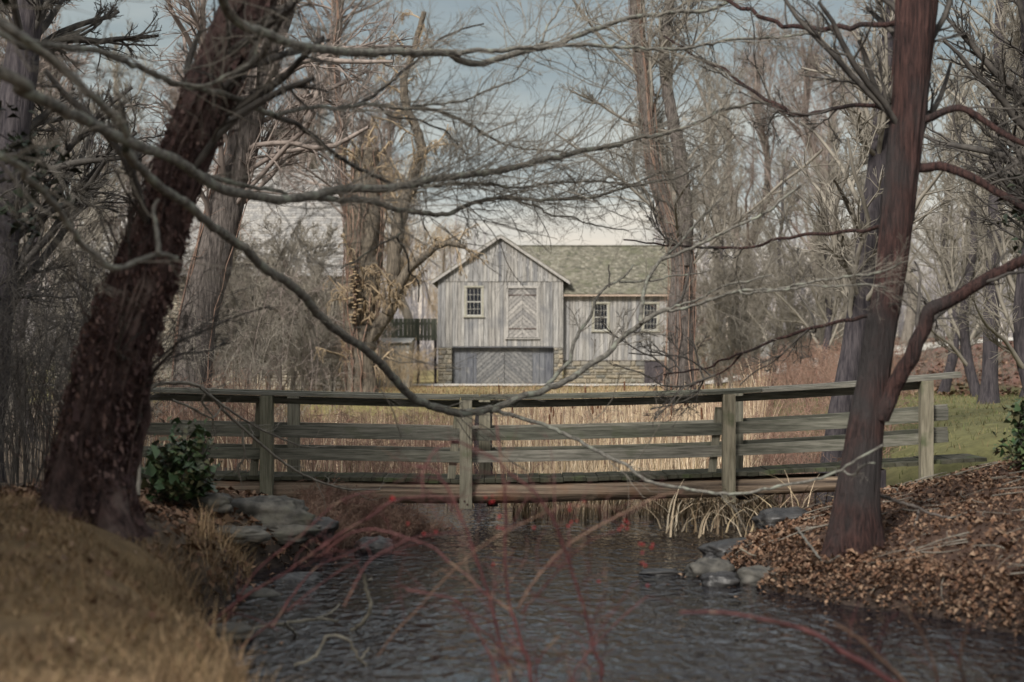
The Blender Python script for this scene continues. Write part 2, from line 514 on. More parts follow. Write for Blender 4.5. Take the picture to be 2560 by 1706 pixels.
class MB:
    """boxes, prisms and quads gathered into one mesh"""
    def __init__(self):
        self.V, self.F = [], []

    def box(self, x0, x1, y0, y1, z0, z1):
        self.hexa([(x0, y0, z0), (x1, y0, z0), (x1, y1, z0), (x0, y1, z0), (x0, y0, z1), (x1, y0, z1), (x1, y1, z1), (x0, y1, z1)])

    def hexa(self, v):
        o = len(self.V)
        self.V += [tuple(a) for a in v]
        self.F += [tuple(o + i for i in f) for f in ((0, 3, 2, 1), (4, 5, 6, 7), (0, 1, 5, 4), (1, 2, 6, 5), (2, 3, 7, 6), (3, 0, 4, 7))]

    def prism(self, poly, d):
        """polygon (list of 3-D points) pushed along vector d"""
        o = len(self.V)
        n = len(poly)
        self.V += [tuple(a) for a in poly] + [(a[0] + d[0], a[1] + d[1], a[2] + d[2]) for a in poly]
        self.F.append(tuple(o + i for i in range(n)))
        self.F.append(tuple(o + n + i for i in reversed(range(n))))
        for i in range(n):
            j = (i + 1) % n
            self.F.append((o + j, o + i, o + n + i, o + n + j))

    def build(self, name, m, parent=None, smooth=False, bevel=0):
        o = mesh_from(name, self.V, self.F, m, parent, smooth)
        if bevel:
            bv = o.modifiers.new("bevel", 'BEVEL')
            bv.width = bevel
            bv.segments = 2
            bv.limit_method = 'ANGLE'
        return o


def clip(poly, a, b_, c):
    """keep the part of a 2-D polygon where a*x+b*y<=c"""
    res = []
    for i in range(len(poly)):
        p, q = poly[i], poly[(i + 1) % len(poly)]
        dp, dq = a * p[0] + b_ * p[1] - c, a * q[0] + b_ * q[1] - c
        if dp <= 0: res.append(p)
        if (dp < 0 < dq) or (dq < 0 < dp):
            u = dp / (dp - dq)
            res.append((p[0] + (q[0] - p[0]) * u, p[1] + (q[1] - p[1]) * u))
    return res


# ------------------------------------------------------------------ terrain
LY = [0, 8.5, 9.5, 10.5, 12, 14, 17, 18, 19, 20, 21, 22, 24, 30, 46, 600]
LX = [-1.0, -1.15, -1.5, -2.0, -2.3, -2.5, -2.15, -1.7, -1.0, -.45, -.4, -.7, -3, -6, -6, -6]
RY = [0, 8.5, 10.5, 12, 13, 14, 14.7, 15.6, 17, 19.5, 21, 24, 30, 46, 600]
RX = [7, 7, 5.2, 3.9, 3.1, 2.35, 1.95, 1.75, 2.05, 2.7, 3.5, 5, 6, 6, 6]


def sstep(a, b_, v):
    u = np.clip((v - a) / (b_ - a), 0, 1)
    return u * u * (3 - 2 * u)


def height(x, y):
    x = np.asarray(x, float)
    y = np.asarray(y, float)
    xl = np.interp(y, LY, LX)
    xr = np.interp(y, RY, RX)
    xl = xl + .12 * np.sin(y * 2.3) + .06 * np.sin(y * 5.1)
    xr = xr + .10 * np.sin(y * 2.9 + 1) + .05 * np.sin(y * 6.3)
    d = np.maximum(np.maximum(xl - x, x - xr), np.maximum(8.4 - y, y - 46))
    left = np.interp(y, [0, 6, 8, 12, 16, 20, 24, 45, 70, 130, 700], [.6, .70, .84, 1.14, .70, .55, .45, .8, .85, 1.2, 4])
    right = np.interp(y, [0, 8, 12, 15, 20, 24, 45, 70, 130, 700], [.35, .25, .33, .40, .62, .7, .82, .85, 1.2, 4])
    right = right + np.clip((x - 2.6) * .12, -.05, .38) * sstep(60, 30, y)
    k = sstep(-2.5, 2.5, x)
    bank = left * (1 - k) + right * k
    bank = np.where(y < 9.5, bank - .45 * sstep(-1.9, -.6, x) * sstep(9.5, 8.6, y) * 1.0, bank)
    bank = np.maximum(bank, .12)
    bank = bank + .042 * np.clip(y - 55, 0, 55) * sstep(7, 14, x) + .010 * np.clip(y - 55, 0, 90) * sstep(-16, -30, x)
    s = 1 - np.exp(-np.maximum(d, 0) / (.42 + .35 * k + 2.1 * np.exp(-((y - 20.6) / 1.6) ** 2)))
    h = -.30 + (bank + .30) * s
    h = np.where(d < 0, -.30 - .15 * np.clip(-d, 0, 1), h)
    bump = .05 * np.sin(x * 1.7 + y * .6) * np.sin(y * 1.3 - x * .4) + .03 * np.sin(x * 4.1 + 1.3) * np.sin(y * 3.7)
    return h + bump * sstep(0.15, .8, d) * np.where(y > 40, .4, 1)


def gz(x, y):
    return float(height(x, y))


ys = np.concatenate([np.arange(-8, 6, .5), np.arange(6, 26, .14), np.arange(26, 48, .5), np.arange(48, 130, 1.5), np.linspace(130, 900, 40)])
xs1 = np.concatenate([np.arange(0, 7, .14), np.arange(7, 20, .5), np.arange(20, 60, 2), np.linspace(60, 700, 40)])
xs = np.concatenate([-xs1[:0:-1], xs1])
XX, YY = np.meshgrid(xs, ys)
ZZ = height(XX, YY)
V = np.stack([XX, YY, ZZ], -1).reshape(-1, 3)
ny, nx = XX.shape
idx = np.arange(nx * ny).reshape(ny, nx)
F = np.stack([idx[:-1, :-1], idx[:-1, 1:], idx[1:, 1:], idx[1:, :-1]], -1).reshape(-1, 4)
ground = mesh_from('ground', V, F, M['ground'], smooth=True)
tag(ground, kind='structure')
# albedo zones of the ground (mud, straw, leaf litter, lawn)
x, y, z = V[:, 0], V[:, 1], V[:, 2]
c = np.tile(np.array([.10, .075, .055]), (len(V), 1))


def zone(col, wgt):
    global c
    wgt = np.clip(wgt, 0, 1)[:, None]
    c = c * (1 - wgt) + np.array(col) * wgt


zone((.17, .115, .06), (x < -1) * sstep(14, 11, y))
zone((.075, .045, .033), (x > 1.5) * sstep(21, 19, y))
zone((.19, .17, .065), sstep(44, 48, y))
zone((.115, .11, .045), sstep(19.5, 22, y) * sstep(3.5, 6, x))
zone((.30, .245, .11), sstep(46, 52, y) * sstep(12, 8, np.abs(x)))
zone((.15, .075, .055), sstep(40, 50, y) * sstep(8, 13, x) * sstep(56, 62, y + np.sin(x) * 2))
zone((.13, .10, .08), sstep(105, 125, y))
zone((.045, .032, .026), sstep(.34, .08, z))
ca = ground.data.color_attributes.new('Col', 'FLOAT_COLOR', 'POINT')
ca.data.foreach_set('color', np.hstack([c, np.ones((len(c), 1))]).astype(np.float32).ravel())

wv = np.array([(-12, 4, 0), (12, 4, 0), (12, 48, 0), (-12, 48, 0)], float)
tag(mesh_from('stream_water', wv, np.array([[0, 1, 2, 3]]), M['water']), kind='structure')

# gravel road past the barn and up the slope on the right
rp = np.array([(-40, 67.5), (-14, 68.6), (0, 68.9), (7, 69.3), (11, 71.5), (15, 77), (20, 87), (26, 98), (36, 108), (60, 116)], float)
rpp, _ = resample(np.c_[rp, np.zeros(len(rp))], np.ones(len(rp)), 1.0)
tg = np.gradient(rpp, axis=0)
tg /= np.linalg.norm(tg, axis=1, keepdims=True)
nrm = np.c_[-tg[:, 1], tg[:, 0], np.zeros(len(tg))]
rows = []
for k in np.linspace(-1.5, 1.5, 7):
    q = rpp + nrm * (k + .12 * np.sin(rpp[:, :1] * 1.7 + k))
    q[:, 2] = height(q[:, 0], q[:, 1]) + .05 + .03 * math.cos(k)
    rows.append(q)
RV = np.stack(rows, 1)
n_, m_ = RV.shape[:2]
ii = np.arange(n_ * m_).reshape(n_, m_)
RF = np.stack([ii[:-1, :-1], ii[1:, :-1], ii[1:, 1:], ii[:-1, 1:]], -1).reshape(-1, 4)
tag(mesh_from('road', RV.reshape(-1, 3), RF[:, ::-1], M['road'], smooth=True), kind='structure')


# ------------------------------------------------------------------ scatter helpers (vectorised)
def leaf_arrays(pos, size, up=.35, nrm=None):
    n = len(pos)
    size = size * np.exp(rng.normal(0, .32, n))
    yaw = rng.uniform(0, 2 * np.pi, n)
    a = np.stack([np.cos(yaw), np.sin(yaw), rng.normal(0, up, n)], 1)
    a /= np.linalg.norm(a, axis=1, keepdims=True)
    b_ = np.stack([-np.sin(yaw), np.cos(yaw), rng.normal(0, up, n)], 1)
    s = (size * rng.uniform(.6, 1.3, n))[:, None]
    lift = np.zeros((n, 3))
    lift[:, 2] = rng.uniform(.0, .35, n)
    v = np.stack([pos - a * s * .5, pos - b_ * s * .3 + lift * s, pos + a * s * .5, pos + b_ * s * .3 + lift * s], 1)
    return v.reshape(-1, 3), np.arange(n * 4).reshape(n, 4)


def blade_arrays(pos, h, wd, lean, wob=.2, seg=3):
    """grass or reed blades: tapered strips that lean and bend"""
    n = len(pos)
    yaw = rng.uniform(0, 2 * np.pi, n)
    ld = np.stack([np.cos(yaw), np.sin(yaw), np.zeros(n)], 1) * lean[:, None]
    wy = yaw + np.pi / 2 + rng.normal(0, .6, n)
    wdv = np.stack([np.cos(wy), np.sin(wy), np.zeros(n)], 1) * wd[:, None] * .5
    rows = []
    for k in range(seg + 1):
        u = k / seg
        c_ = pos + ld * h[:, None] * (u ** 1.7) + np.array([0, 0, 1.0]) * (h * u * np.sqrt(np.maximum(.05, 1 - (lean * u ** .7) ** 2 * .7)))[:, None]
        wk = wdv * (1 - .85 * u)
        rows += [c_ - wk, c_ + wk]
    v = np.stack(rows, 1)
    nv = 2 * (seg + 1)
    base = np.arange(n)[:, None] * nv
    f = []
    for k in range(seg):
        f.append(np.stack([base[:, 0] + 2 * k, base[:, 0] + 2 * k + 1, base[:, 0] + 2 * k + 3, base[:, 0] + 2 * k + 2], 1))
    return v.reshape(-1, 3), np.concatenate(f)


def sample(n, x0, x1, y0, y1, cond=None):
    xs_, ys_ = [], []
    got = 0
    while got < n:
        a = rng.uniform(x0, x1, n * 2)
        b_ = rng.uniform(y0, y1, n * 2)
        if cond is not None:
            k = cond(a, b_)
            a, b_ = a[k], b_[k]
        xs_.append(a)
        ys_.append(b_)
        got += len(a)
    a = np.concatenate(xs_)[:n]
    b_ = np.concatenate(ys_)[:n]
    return np.stack([a, b_, height(a, b_)], 1)


def join(lst):
    Vs, Fs, off = [], [], 0
    for v, f in lst:
        Vs.append(v)
        Fs.append(f + off)
        off += len(v)
    return np.concatenate(Vs), np.concatenate(Fs)


# ------------------------------------------------------------------ the barn
BY = 71.0
KB = FPX / BY
bx = lambda px: (px - 1280) / KB
bz = lambda py: CAMZ - (py - 890) / KB
barn = thing('barn', 'weathered grey board barn with gabled front, chevron doors and long shingled wing', 'barn', (bx(1251), BY, bz(963)))
gL, gR, gC = bx(1094), bx(1408), bx(1251.5)
zB, zSeam, zPeak, zEave = bz(966), bz(704), bz(588), bz(702)
BD = 8.0          # depth of the gabled block
slope = (zPeak - zEave) / (bx(1421) - gC)


def roofz(x):
    return zPeak - abs(x - gC) * slope


def boards(mb, x0, x1, zb, zt, y, th=.03, w=(.11, .24), gap=.018, flip=False):
    xx = x0
    while xx < x1 - .02:
        ww = min(random.uniform(*w), x1 - xx)
        if x1 - xx - ww < .05: ww = x1 - xx
        a, b_ = xx + gap / 2, xx + ww - gap / 2
        dy = random.uniform(-.010, .010)
        f = lambda q, X: q(X) if callable(q) else q
        mb.hexa([(a, y + dy, f(zb, a)), (b_, y + dy, f(zb, b_)), (b_, y + th, f(zb, b_)), (a, y + th, f(zb, a)),
                 (a, y + dy, f(zt, a)), (b_, y + dy, f(zt, b_)), (b_, y + th, f(zt, b_)), (a, y + th, f(zt, a))])
        xx += ww


def boards_side(mb, x, y0, y1, zb, zt, th=.03, w=(.12, .24)):
    yy = y0
    while yy < y1 - .02:
        ww = min(random.uniform(*w), y1 - yy)
        mb.box(x - th / 2, x + th / 2 + random.uniform(-.005, .005), yy + .005, yy + ww - .005, zb, zt)
        yy += ww


def stone_wall(name, parent, x0, x1, z0, z1, y, depth, m, ch=(.13, .24), cw=(.18, .5), ends=True):
    """coursed rubble: mortar slab with separate rough stones proud of its face"""
    mb = MB()
    mb.box(x0 + .03, x1 - .03, y + .05, y + depth, z0, z1 - .015)
    core = mb.build(name, M['mortar'], parent)
    st = MB()
    z = z0
    while z < z1 - .04:
        h = min(random.uniform(*ch), z1 - z)
        if z1 - z - h < .08: h = z1 - z
        x = x0
        while x < x1 - .03:
            ww = min(random.uniform(*cw), x1 - x)
            if x1 - x - ww < .1: ww = x1 - x
            g = .012
            j = lambda s=.018: random.uniform(-s, s)
            i_ = .03
            dy = random.uniform(-.02, .02)
            A = [(x + g + j(), z + g + j()), (x + ww - g + j(), z + g + j()), (x + ww - g + j(), z + h - g + j()), (x + g + j(), z + h - g + j())]
            cx_, cz_ = x + ww / 2, z + h / 2
            o = len(st.V)
            for px_, pz_ in A: st.V.append((px_, y + .055, pz_))
            for px_, pz_ in A: st.V.append((px_ + (i_ if px_ < cx_ else -i_) * .3, y + .015 + dy * .5, pz_ + (i_ if pz_ < cz_ else -i_) * .3))
            for px_, pz_ in A: st.V.append((px_ + (i_ if px_ < cx_ else -i_), y + dy - .012 + j(.01), pz_ + (i_ if pz_ < cz_ else -i_)))
            for r_ in (0, 4):
                for q in range(4):
                    q2 = (q + 1) % 4
                    st.F.append((o + r_ + q, o + r_ + q2, o + r_ + 4 + q2, o + r_ + 4 + q))
            st.F.append((o + 8, o + 9, o + 10, o + 11))
            x += ww
        z += h
    st.build('stonework', m, core)
    return core


# gabled block: boards above, corner boards reach lower than the middle
zLow, zMid = bz(869), bz(866)
mb = MB()
boards(mb, gL, bx(1131), zLow, zSeam - .006, BY)
# boards around the loft door and the window
segs = [(bx(1131), bx(1161), None), (bx(1161), bx(1209), 'w'), (bx(1209), bx(1268), None), (bx(1268), bx(1344), 'd'), (bx(1344), bx(1384), None)]
for a, b_, k in segs:
    if k is None:
        boards(mb, a, b_, zMid, zSeam - .006, BY)
    elif k == 'w':
        boards(mb, a, b_, zMid, bz(793), BY)
        boards(mb, a, b_, bz(717), zSeam - .006, BY)
    else:
        boards(mb, a, b_, zMid, bz(847), BY)
        boards(mb, a, b_, bz(715), zSeam - .006, BY)
boards(mb, bx(1384), gR, zLow, zSeam - .006, BY)
mb.build('wall', M['barn_wood'], barn)
mb = MB()
boards(mb, gL, gR, zSeam, lambda X: roofz(X) - .10, BY - .035, th=.05)
mb.build('gable', M['barn_wood'], barn)
mb = MB()
boards_side(mb, gL + .02, BY + .04, BY + BD, zLow, zEave)
mb.build('side_wall', M['barn_wood'], barn)
mb = MB()
boards_side(mb, gR - .02, BY + .04, BY + BD, zLow, zEave)
mb.build('side_wall', M['barn_wood'], barn)
mb = MB()
boards(mb, gL, gR, zB, lambda X: roofz(X) - .14, BY + BD, th=.03)
mb.build('back_wall', M['barn_wood'], barn)
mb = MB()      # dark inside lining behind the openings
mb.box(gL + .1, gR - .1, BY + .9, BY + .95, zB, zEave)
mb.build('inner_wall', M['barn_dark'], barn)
# roof of the gabled block
mb = MB()
for sgn in (-1, 1):
    run = bx(1424) - gC
    nC = 20
    for k in range(nC):
        u0, u1 = k / nC, (k + 1) / nC
        yy = BY - .22
        while yy < BY + BD + .2:
            ww = random.uniform(.12, .26)
            X0, X1 = gC + sgn * run * (u1 + .02), gC + sgn * run * u0
            za, zb_ = zPeak - run * (u1 + .02) * slope, zPeak - run * u0 * slope
            mb.hexa([(X0, yy, za + .02), (X1, yy, zb_), (X1, yy + ww - .006, zb_), (X0, yy + ww - .006, za + .02),
                     (X0, yy, za + .045), (X1, yy, zb_ + .02), (X1, yy + ww - .006, zb_ + .02), (X0, yy + ww - .006, za + .045)])
            yy += ww
mb.build('roof', M['shingle'], barn)
mb = MB()
for sgn in (-1, 1):
    run = bx(1425) - gC
    x1_, z1_ = gC + sgn * run, zPeak - run * slope
    q = [(gC, BY - .23, zPeak - .005), (x1_, BY - .23, z1_ - .005), (x1_, BY - .23, z1_ - .14), (gC, BY - .23, zPeak - .14)]
    mb.prism(q if sgn < 0 else q[::-1], (0, .045, 0))
mb.build('rake_board', M['rake'], barn)
# stone piers and foundation
stone_wall('stone_pier', barn, gL, bx(1131), zB - .3, zLow - .004, BY - .02, .7, M['stone'], (.14, .26), (.2, .45))
stone_wall('stone_pier', barn, bx(1384), gR, zB - .3, zLow - .004, BY - .02, .7, M['stone'], (.12, .22), (.18, .35))
# recessed lower front with the pair of big chevron doors
dY = BY + .30
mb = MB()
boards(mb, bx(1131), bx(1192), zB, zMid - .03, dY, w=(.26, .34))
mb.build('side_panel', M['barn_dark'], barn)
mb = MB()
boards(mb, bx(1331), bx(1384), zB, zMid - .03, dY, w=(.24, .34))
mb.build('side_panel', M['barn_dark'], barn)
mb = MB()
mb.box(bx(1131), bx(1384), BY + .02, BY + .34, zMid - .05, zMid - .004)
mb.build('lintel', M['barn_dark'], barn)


def chevron(x0, x1, z0, z1, y, wdt, direction, th=.035):
    """diagonal planks clipped to a rectangle; direction +1 rises to the right"""
    mb = MB()
    s2 = math.sqrt(.5)
    ang = math.radians(42)
    nx_, nz_ = -math.sin(ang) * direction, math.cos(ang)
    rect = [(x0, z0), (x1, z0), (x1, z1), (x0, z1)]
    ds = [nx_ * p[0] + nz_ * p[1] for p in rect]
    d = min(ds)
    while d < max(ds):
        ww = wdt * random.uniform(.8, 1.15)
        q = clip(clip(rect, nx_, nz_, d + ww - .018), -nx_, -nz_, -d)
        if len(q) > 2:
            dy = random.uniform(-.014, .014)
            mb.prism([(p[0], y + dy, p[1]) for p in q], (0, th, 0))
        d += ww
    return mb


cx_ = bx(1261)
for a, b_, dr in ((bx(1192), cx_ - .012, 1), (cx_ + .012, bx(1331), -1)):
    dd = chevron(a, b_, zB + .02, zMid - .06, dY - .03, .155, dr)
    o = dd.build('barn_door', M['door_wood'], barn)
# loft door: frame, two chevron leaves, hinge straps, sill
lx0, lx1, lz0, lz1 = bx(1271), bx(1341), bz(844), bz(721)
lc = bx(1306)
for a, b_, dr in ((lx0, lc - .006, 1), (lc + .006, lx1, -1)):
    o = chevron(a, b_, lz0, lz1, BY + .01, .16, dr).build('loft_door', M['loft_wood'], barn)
    for py in (738, 822):
        h = MB()
        if dr > 0: h.box(a - .04, b_ - .06, BY - .012, BY + .004, bz(py) - .02, bz(py) + .02)
        else: h.box(a + .06, b_ + .04, BY - .012, BY + .004, bz(py) - .02, bz(py) + .02)
        h.build('strap_hinge', M['iron'], o)
mb = MB()
mb.box(bx(1266), bx(1271) - .003, BY - .03, BY + .04, lz0, bz(721))
mb.box(bx(1341) + .003, bx(1346), BY - .03, BY + .04, lz0, bz(721))
mb.box(bx(1265), bx(1347), BY - .045, BY + .04, bz(721) + .003, bz(714.5))
mb.build('loft_door_frame', M['rake'], barn)
mb = MB()
mb.box(bx(1262), bx(1349), BY - .10, BY + .05, bz(848), bz(845.5))
mb.build('loft_door_sill', M['rake'], barn)


def window(px0, px1, py0, py1, y, ps=1.0):
    KY = FPX / y
    X = lambda p: (p - 1280) / KB
    x0, x1, z1, z0 = X(px0), X(px1), bz(py0), bz(py1)
    f = MB()
    t_ = .085
    f.box(x0, x0 + t_, y - .03, y + .08, z0, z1)
    f.box(x1 - t_, x1, y - .03, y + .08, z0, z1)
    f.box(x0 - .02, x1 + .02, y - .045, y + .08, z1 + .002, z1 + .07)
    fo = f.build('window', M['trim'], barn)
    s = MB()
    s.box(x0 - .05, x1 + .05, y - .09, y + .08, z0 - .05, z0 - .003)
    s.build('sill', M['trim'], fo)
    a, b_ = x0 + t_ + .003, x1 - t_ - .003
    q = MB()
    zz0, zz1 = z0 + .003, z1 - .003
    zm = (zz0 + zz1) / 2
    q.box(a, b_, y + .005, y + .035, zz0, zz0 + .06)
    q.box(a, b_, y + .005, y + .035, zz1 - .035, zz1)
    q.box(a, b_, y + .003, y + .037, zm - .022, zm + .022)
    q.box(a, a + .03, y + .007, y + .033, zz0 + .06, zz1 - .035)
    q.box(b_ - .03, b_, y + .007, y + .033, zz0 + .06, zz1 - .035)
    for k in (1, 2, 3):
        xm = a + (b_ - a) * k / 4
        q.box(xm - .006, xm + .006, y + .010, y + .030, zz0 + .06, zz1 - .035)
    for u in (.25, .75):
        zz = zz0 + (zz1 - zz0) * u
        q.box(a + .03, b_ - .03, y + .012, y + .028, zz - .006, zz + .006)
    q.build('sash', M['sash'], fo)
    g = MB()
    g.box(a, b_, y + .040, y + .046, zz0, zz1)
    g.build('pane', M['glass'], fo)


window(1161, 1209, 719, 791, BY)
# the long wing, set back, with its own shingled roof
WY = BY + .35
wx0, wx1 = gR + .004, bx(1712)
wzE, wzR, wzB = bz(735), bz(602), bz(901)
mb = MB()
ws = [(wx0, bx(1481), 0), (bx(1481), bx(1525), 1), (bx(1525), bx(1606), 0), (bx(1606), bx(1650), 1), (bx(1650), wx1, 0)]
for a, b_, k in ws:
    if not k:
        boards(mb, a, b_, wzB, wzE, WY)
    else:
        boards(mb, a, b_, wzB, bz(829), WY)
        boards(mb, a, b_, bz(759), wzE, WY)
mb.build('wing_wall', M['barn_wood'], barn)
window(1481, 1525, 759, 827, WY)
window(1606, 1650, 759, 827, WY)
WD = 6.4
mb = MB()
boards_side(mb, wx1, WY, WY + WD, wzB, wzE)
mb.build('wing_end_wall', M['barn_wood'], barn)
mb = MB()
yR = WY + WD / 2
q = [(wx1 + .02, WY, wzE), (wx1 + .02, WY + WD, wzE), (wx1 + .02, yR, wzR - .06)]
mb.prism(q, (-.03, 0, 0))
boards(mb, wx0, wx1, wzB, wzE, WY + WD)
mb.build('wing_back_wall', M['barn_wood'], barn)
stone_wall('stone_foundation', barn, wx0, wx1, zB - .3, wzB - .004, WY + .06, .6, M['stone'], (.08, .26), (.12, .6))
mb = MB()
mb.box(bx(1613), bx(1668), WY + .0, WY + .05, zB, wzB - .03)
mb.build('cellar_door', M['bark_dark'], barn)
mb = MB()
yE = WY - .30
zE2 = wzE - .02
nC = 30
for side in (1, -1):
    for k in range(nC):
        u0, u1 = k / nC, (k + 1.25) / nC
        zrow = zE2 + (wzR - zE2) * u0
        xx = max(gC + .05, gC + (zPeak - zrow) / slope - .30) if side > 0 else wx0
        if xx > wx0 - .02: xx = wx0 - .04
        while xx < wx1 + .2:
            ww = random.uniform(.09, .22)
            ja = random.uniform(-.012, .012)
            if side > 0: ya, yb = yE + (yR - yE) * u0 + ja, yE + (yR - yE) * min(u1, 1)
            else: ya, yb = 2 * yR - yE - (yR - yE) * u0 + ja, 2 * yR - yE - (yR - yE) * min(u1, 1)
            za, zb_ = zE2 + (wzR - zE2) * u0 + .045, zE2 + (wzR - zE2) * min(u1, 1) + .01
            th = random.uniform(.018, .04)
            v = [(xx, ya, za - th), (xx + ww - .008, ya, za - th), (xx + ww - .008, yb, zb_ - th), (xx, yb, zb_ - th),
                 (xx, ya, za), (xx + ww - .008, ya, za), (xx + ww - .008, yb, zb_), (xx, yb, zb_)]
            if side < 0: v = [v[1], v[0], v[3], v[2], v[5], v[4], v[7], v[6]]
            mb.hexa(v)
            xx += ww
for k in range(26):
    a = gC + .1 + (wx1 + .2 - gC - .1) * k / 26
    mb.box(a, a + .37, yR - .10, yR + .10, wzR + .002 + random.uniform(0, .01), wzR + .04)
mb.build('wing_roof', M['shingle'], barn)
mb = MB()
mb.box(wx0, wx1 + .18, yE + .02, yE + .05, wzE - .10, wzE - .025)
mb.box(wx0, wx1 + .18, yE + .05, WY - .012, wzE - .05, wzE - .027)
mb.build('eave_board', M['fascia'], barn)

# ------------------------------------------------------------------ the stone mill on the left
MY = 62.0
KM = FPX / MY
mxx = lambda px: (px - 1280) / KM
mz = lambda py: CAMZ - (py - 890) / KM
mill = thing('stone_mill', 'large pale rubble stone mill under a high grey shingle roof', 'mill', (mxx(600), MY, .9))
mL, mR = mxx(250), mxx(862)
mzE, mD = mz(690), 9.0
myR = MY + mD / 2
mzR = CAMZ + (890 - 428) / FPX * myR
stone_wall('wall', mill, mL, mR, .4, mzE, MY, .6, M['mill_stone'], (.09, .24), (.14, .5))
mb = MB()
mb.prism([(mR - .01, MY + .62, .4), (mR - .01, MY + mD, .4), (mR - .01, MY + mD, mzE), (mR - .01, myR, mzR - .1), (mR - .01, MY + .62, mzE + .5)], (-.5, 0, 0))
mb.prism([(mL + .51, MY + .62, .4), (mL + .51, MY + mD, .4), (mL + .51, MY + mD, mzE), (mL + .51, myR, mzR - .1), (mL + .51, MY + .62, mzE + .5)], (-.5, 0, 0))
mb.box(mL + .6, mR - .6, MY + mD - .5, MY + mD - .01, .4, mzE)
mb.build('end_wall', M['mortar'], mill)
mb = MB()
nC = 42
yE = MY - .35
zE2 = mzE - .05
for side in (1, -1):
    for k in range(nC):
        u0, u1 = k / nC, min((k + 1.25) / nC, 1)
        xx = mL - .25
        while xx < mR + .15:
            ww = random.uniform(.12, .26)
            ja = random.uniform(-.012, .012)
            if side > 0: ya, yb = yE + (myR - yE) * u0 + ja, yE + (myR - yE) * u1
            else: ya, yb = 2 * myR - yE - (myR - yE) * u0 + ja, 2 * myR - yE - (myR - yE) * u1
            za, zb_ = zE2 + (mzR - zE2) * u0 + .05, zE2 + (mzR - zE2) * u1 + .01
            th = .035
            v = [(xx, ya, za - th), (xx + ww - .01, ya, za - th), (xx + ww - .01, yb, zb_ - th), (xx, yb, zb_ - th),
                 (xx, ya, za), (xx + ww - .01, ya, za), (xx + ww - .01, yb, zb_), (xx, yb, zb_)]
            if side < 0: v = [v[1], v[0], v[3], v[2], v[5], v[4], v[7], v[6]]
            mb.hexa(v)
            xx += ww
mb.box(mL - .25, mR + .15, myR - .12, myR + .12, mzR + .012, mzR + .05)
mb.build('roof', M['mill_shingle'], mill)

# plank fence and small shed between mill and barn
FY = 72.5
fx = lambda px: (px - 1280) / FPX * FY
fz = lambda py: CAMZ - (py - 890) / FPX * FY
fence = thing('plank_fence', 'greenish upright plank fence joining the left side of the barn', 'fence', (fx(1020), FY, .85))
mb = MB()
boards(mb, fx(950), fx(1093), lambda X: fz(852), lambda X: fz(797) + .0 * X, FY, th=.03, w=(.13, .2), gap=.02)
mb.build('planks', M['plank_green'], fence)
mb = MB()
mb.box(fx(950), fx(1093), FY + .04, FY + .09, fz(812), fz(806))
mb.box(fx(950), fx(1093), FY + .04, FY + .09, fz(845), fz(839))
mb.build('rail', M['plank_green'], fence)
for p in (955, 1000, 1045, 1088):
    mb = MB()
    mb.box(fx(p) - .06, fx(p) + .06, FY + .1, FY + .22, .5, fz(797))
    mb.build('post', M['bark_dark'], fence)
HY = 66.0
hx = lambda px: (px - 1280) / FPX * HY
hz = lambda py: CAMZ - (py - 890) / FPX * HY
shed = thing('shed', 'low dark grey board shed beside the broken willow trunk', 'shed', (hx(985), HY, .8))
mb = MB()
boards(mb, hx(945), hx(1024), .6, hz(858), HY, w=(.18, .28))
boards_side(mb, hx(945) + .02, HY + .05, HY + 1.8, .6, hz(858))
boards_side(mb, hx(1024) - .02, HY + .05, HY + 1.8, .6, hz(858))
boards(mb, hx(945), hx(1024), .6, hz(858), HY + 1.8, w=(.18, .28))
mb.build('wall', M['plank_grey'], shed)
mb = MB()
mb.hexa([(hx(940), HY - .15, hz(857)), (hx(1029), HY - .15, hz(857)), (hx(1029), HY + 2, hz(846)), (hx(940), HY + 2, hz(846)),
         (hx(940), HY - .15, hz(855)), (hx(1029), HY - .15, hz(855)), (hx(1029), HY + 2, hz(844)), (hx(940), HY + 2, hz(844))])
mb.build('roof', M['plank_grey'], shed)
sign = thing('notice_sign', 'small white notice with dark mark on the shed wall', 'sign', (hx(1015), HY - .03, hz(888)))
mb = MB()
mb.box(hx(1007), hx(1022), HY - .05, HY - .03, hz(897), hz(879))
mb.build('board', M['sign_white'], sign, bevel=.004)
mb = MB()
sx, sz = hx(1014), hz(887)
for q in ((-.05, .06), (.02, .08)):
    mb.box(sx + q[0], sx + q[0] + .03, HY - .054, HY - .051, sz - .10, sz + q[1])
mb.box(sx - .08, sx + .08, HY - .057, HY - .0545, sz + .01, sz + .035)
mb.build('mark', M['sign_ink'], sign)

# right of the barn: low stone wall, dark timbers, pale far fence
rw = thing('retaining_wall', 'low dark stone wall beside the pale road right of the barn', 'wall', (10, 74, .9))
KY = 73.0
qx = lambda px: (px - 1280) / FPX * KY
qz = lambda py: CAMZ - (py - 890) / FPX * KY
stone_wall('stone_core', rw, qx(1725), qx(1985), .6, qz(918), KY, .6, M['stone'], (.14, .22), (.25, .6))
for i, (a, za, b_, zb_) in enumerate(((1740, 888, 1922, 911), (1748, 903, 1800, 905))):
    tb = MB()
    A, B = np.array(((a - 1280) / FPX * 72, 72, CAMZ - (za - 890) / FPX * 72)), np.array(((b_ - 1280) / FPX * 72, 72.1, CAMZ - (zb_ - 890) / FPX * 72))
    if i == 0:
        d = np.array((0, .18, 0))
        u = np.array((0, 0, .17))
        tb.hexa([A, B, B + d, A + d, A + u, B + u, B + d + u, A + d + u])
        tag(tb.build('timber_beam', M['bark_dark'], None, bevel=.02), 'black sloping timber lying on the low stone wall', 'timber')
ff = thing('board_fence', 'pale grey board fence far behind the low stone wall', 'fence', (14, 82, 1.3))
mb = MB()
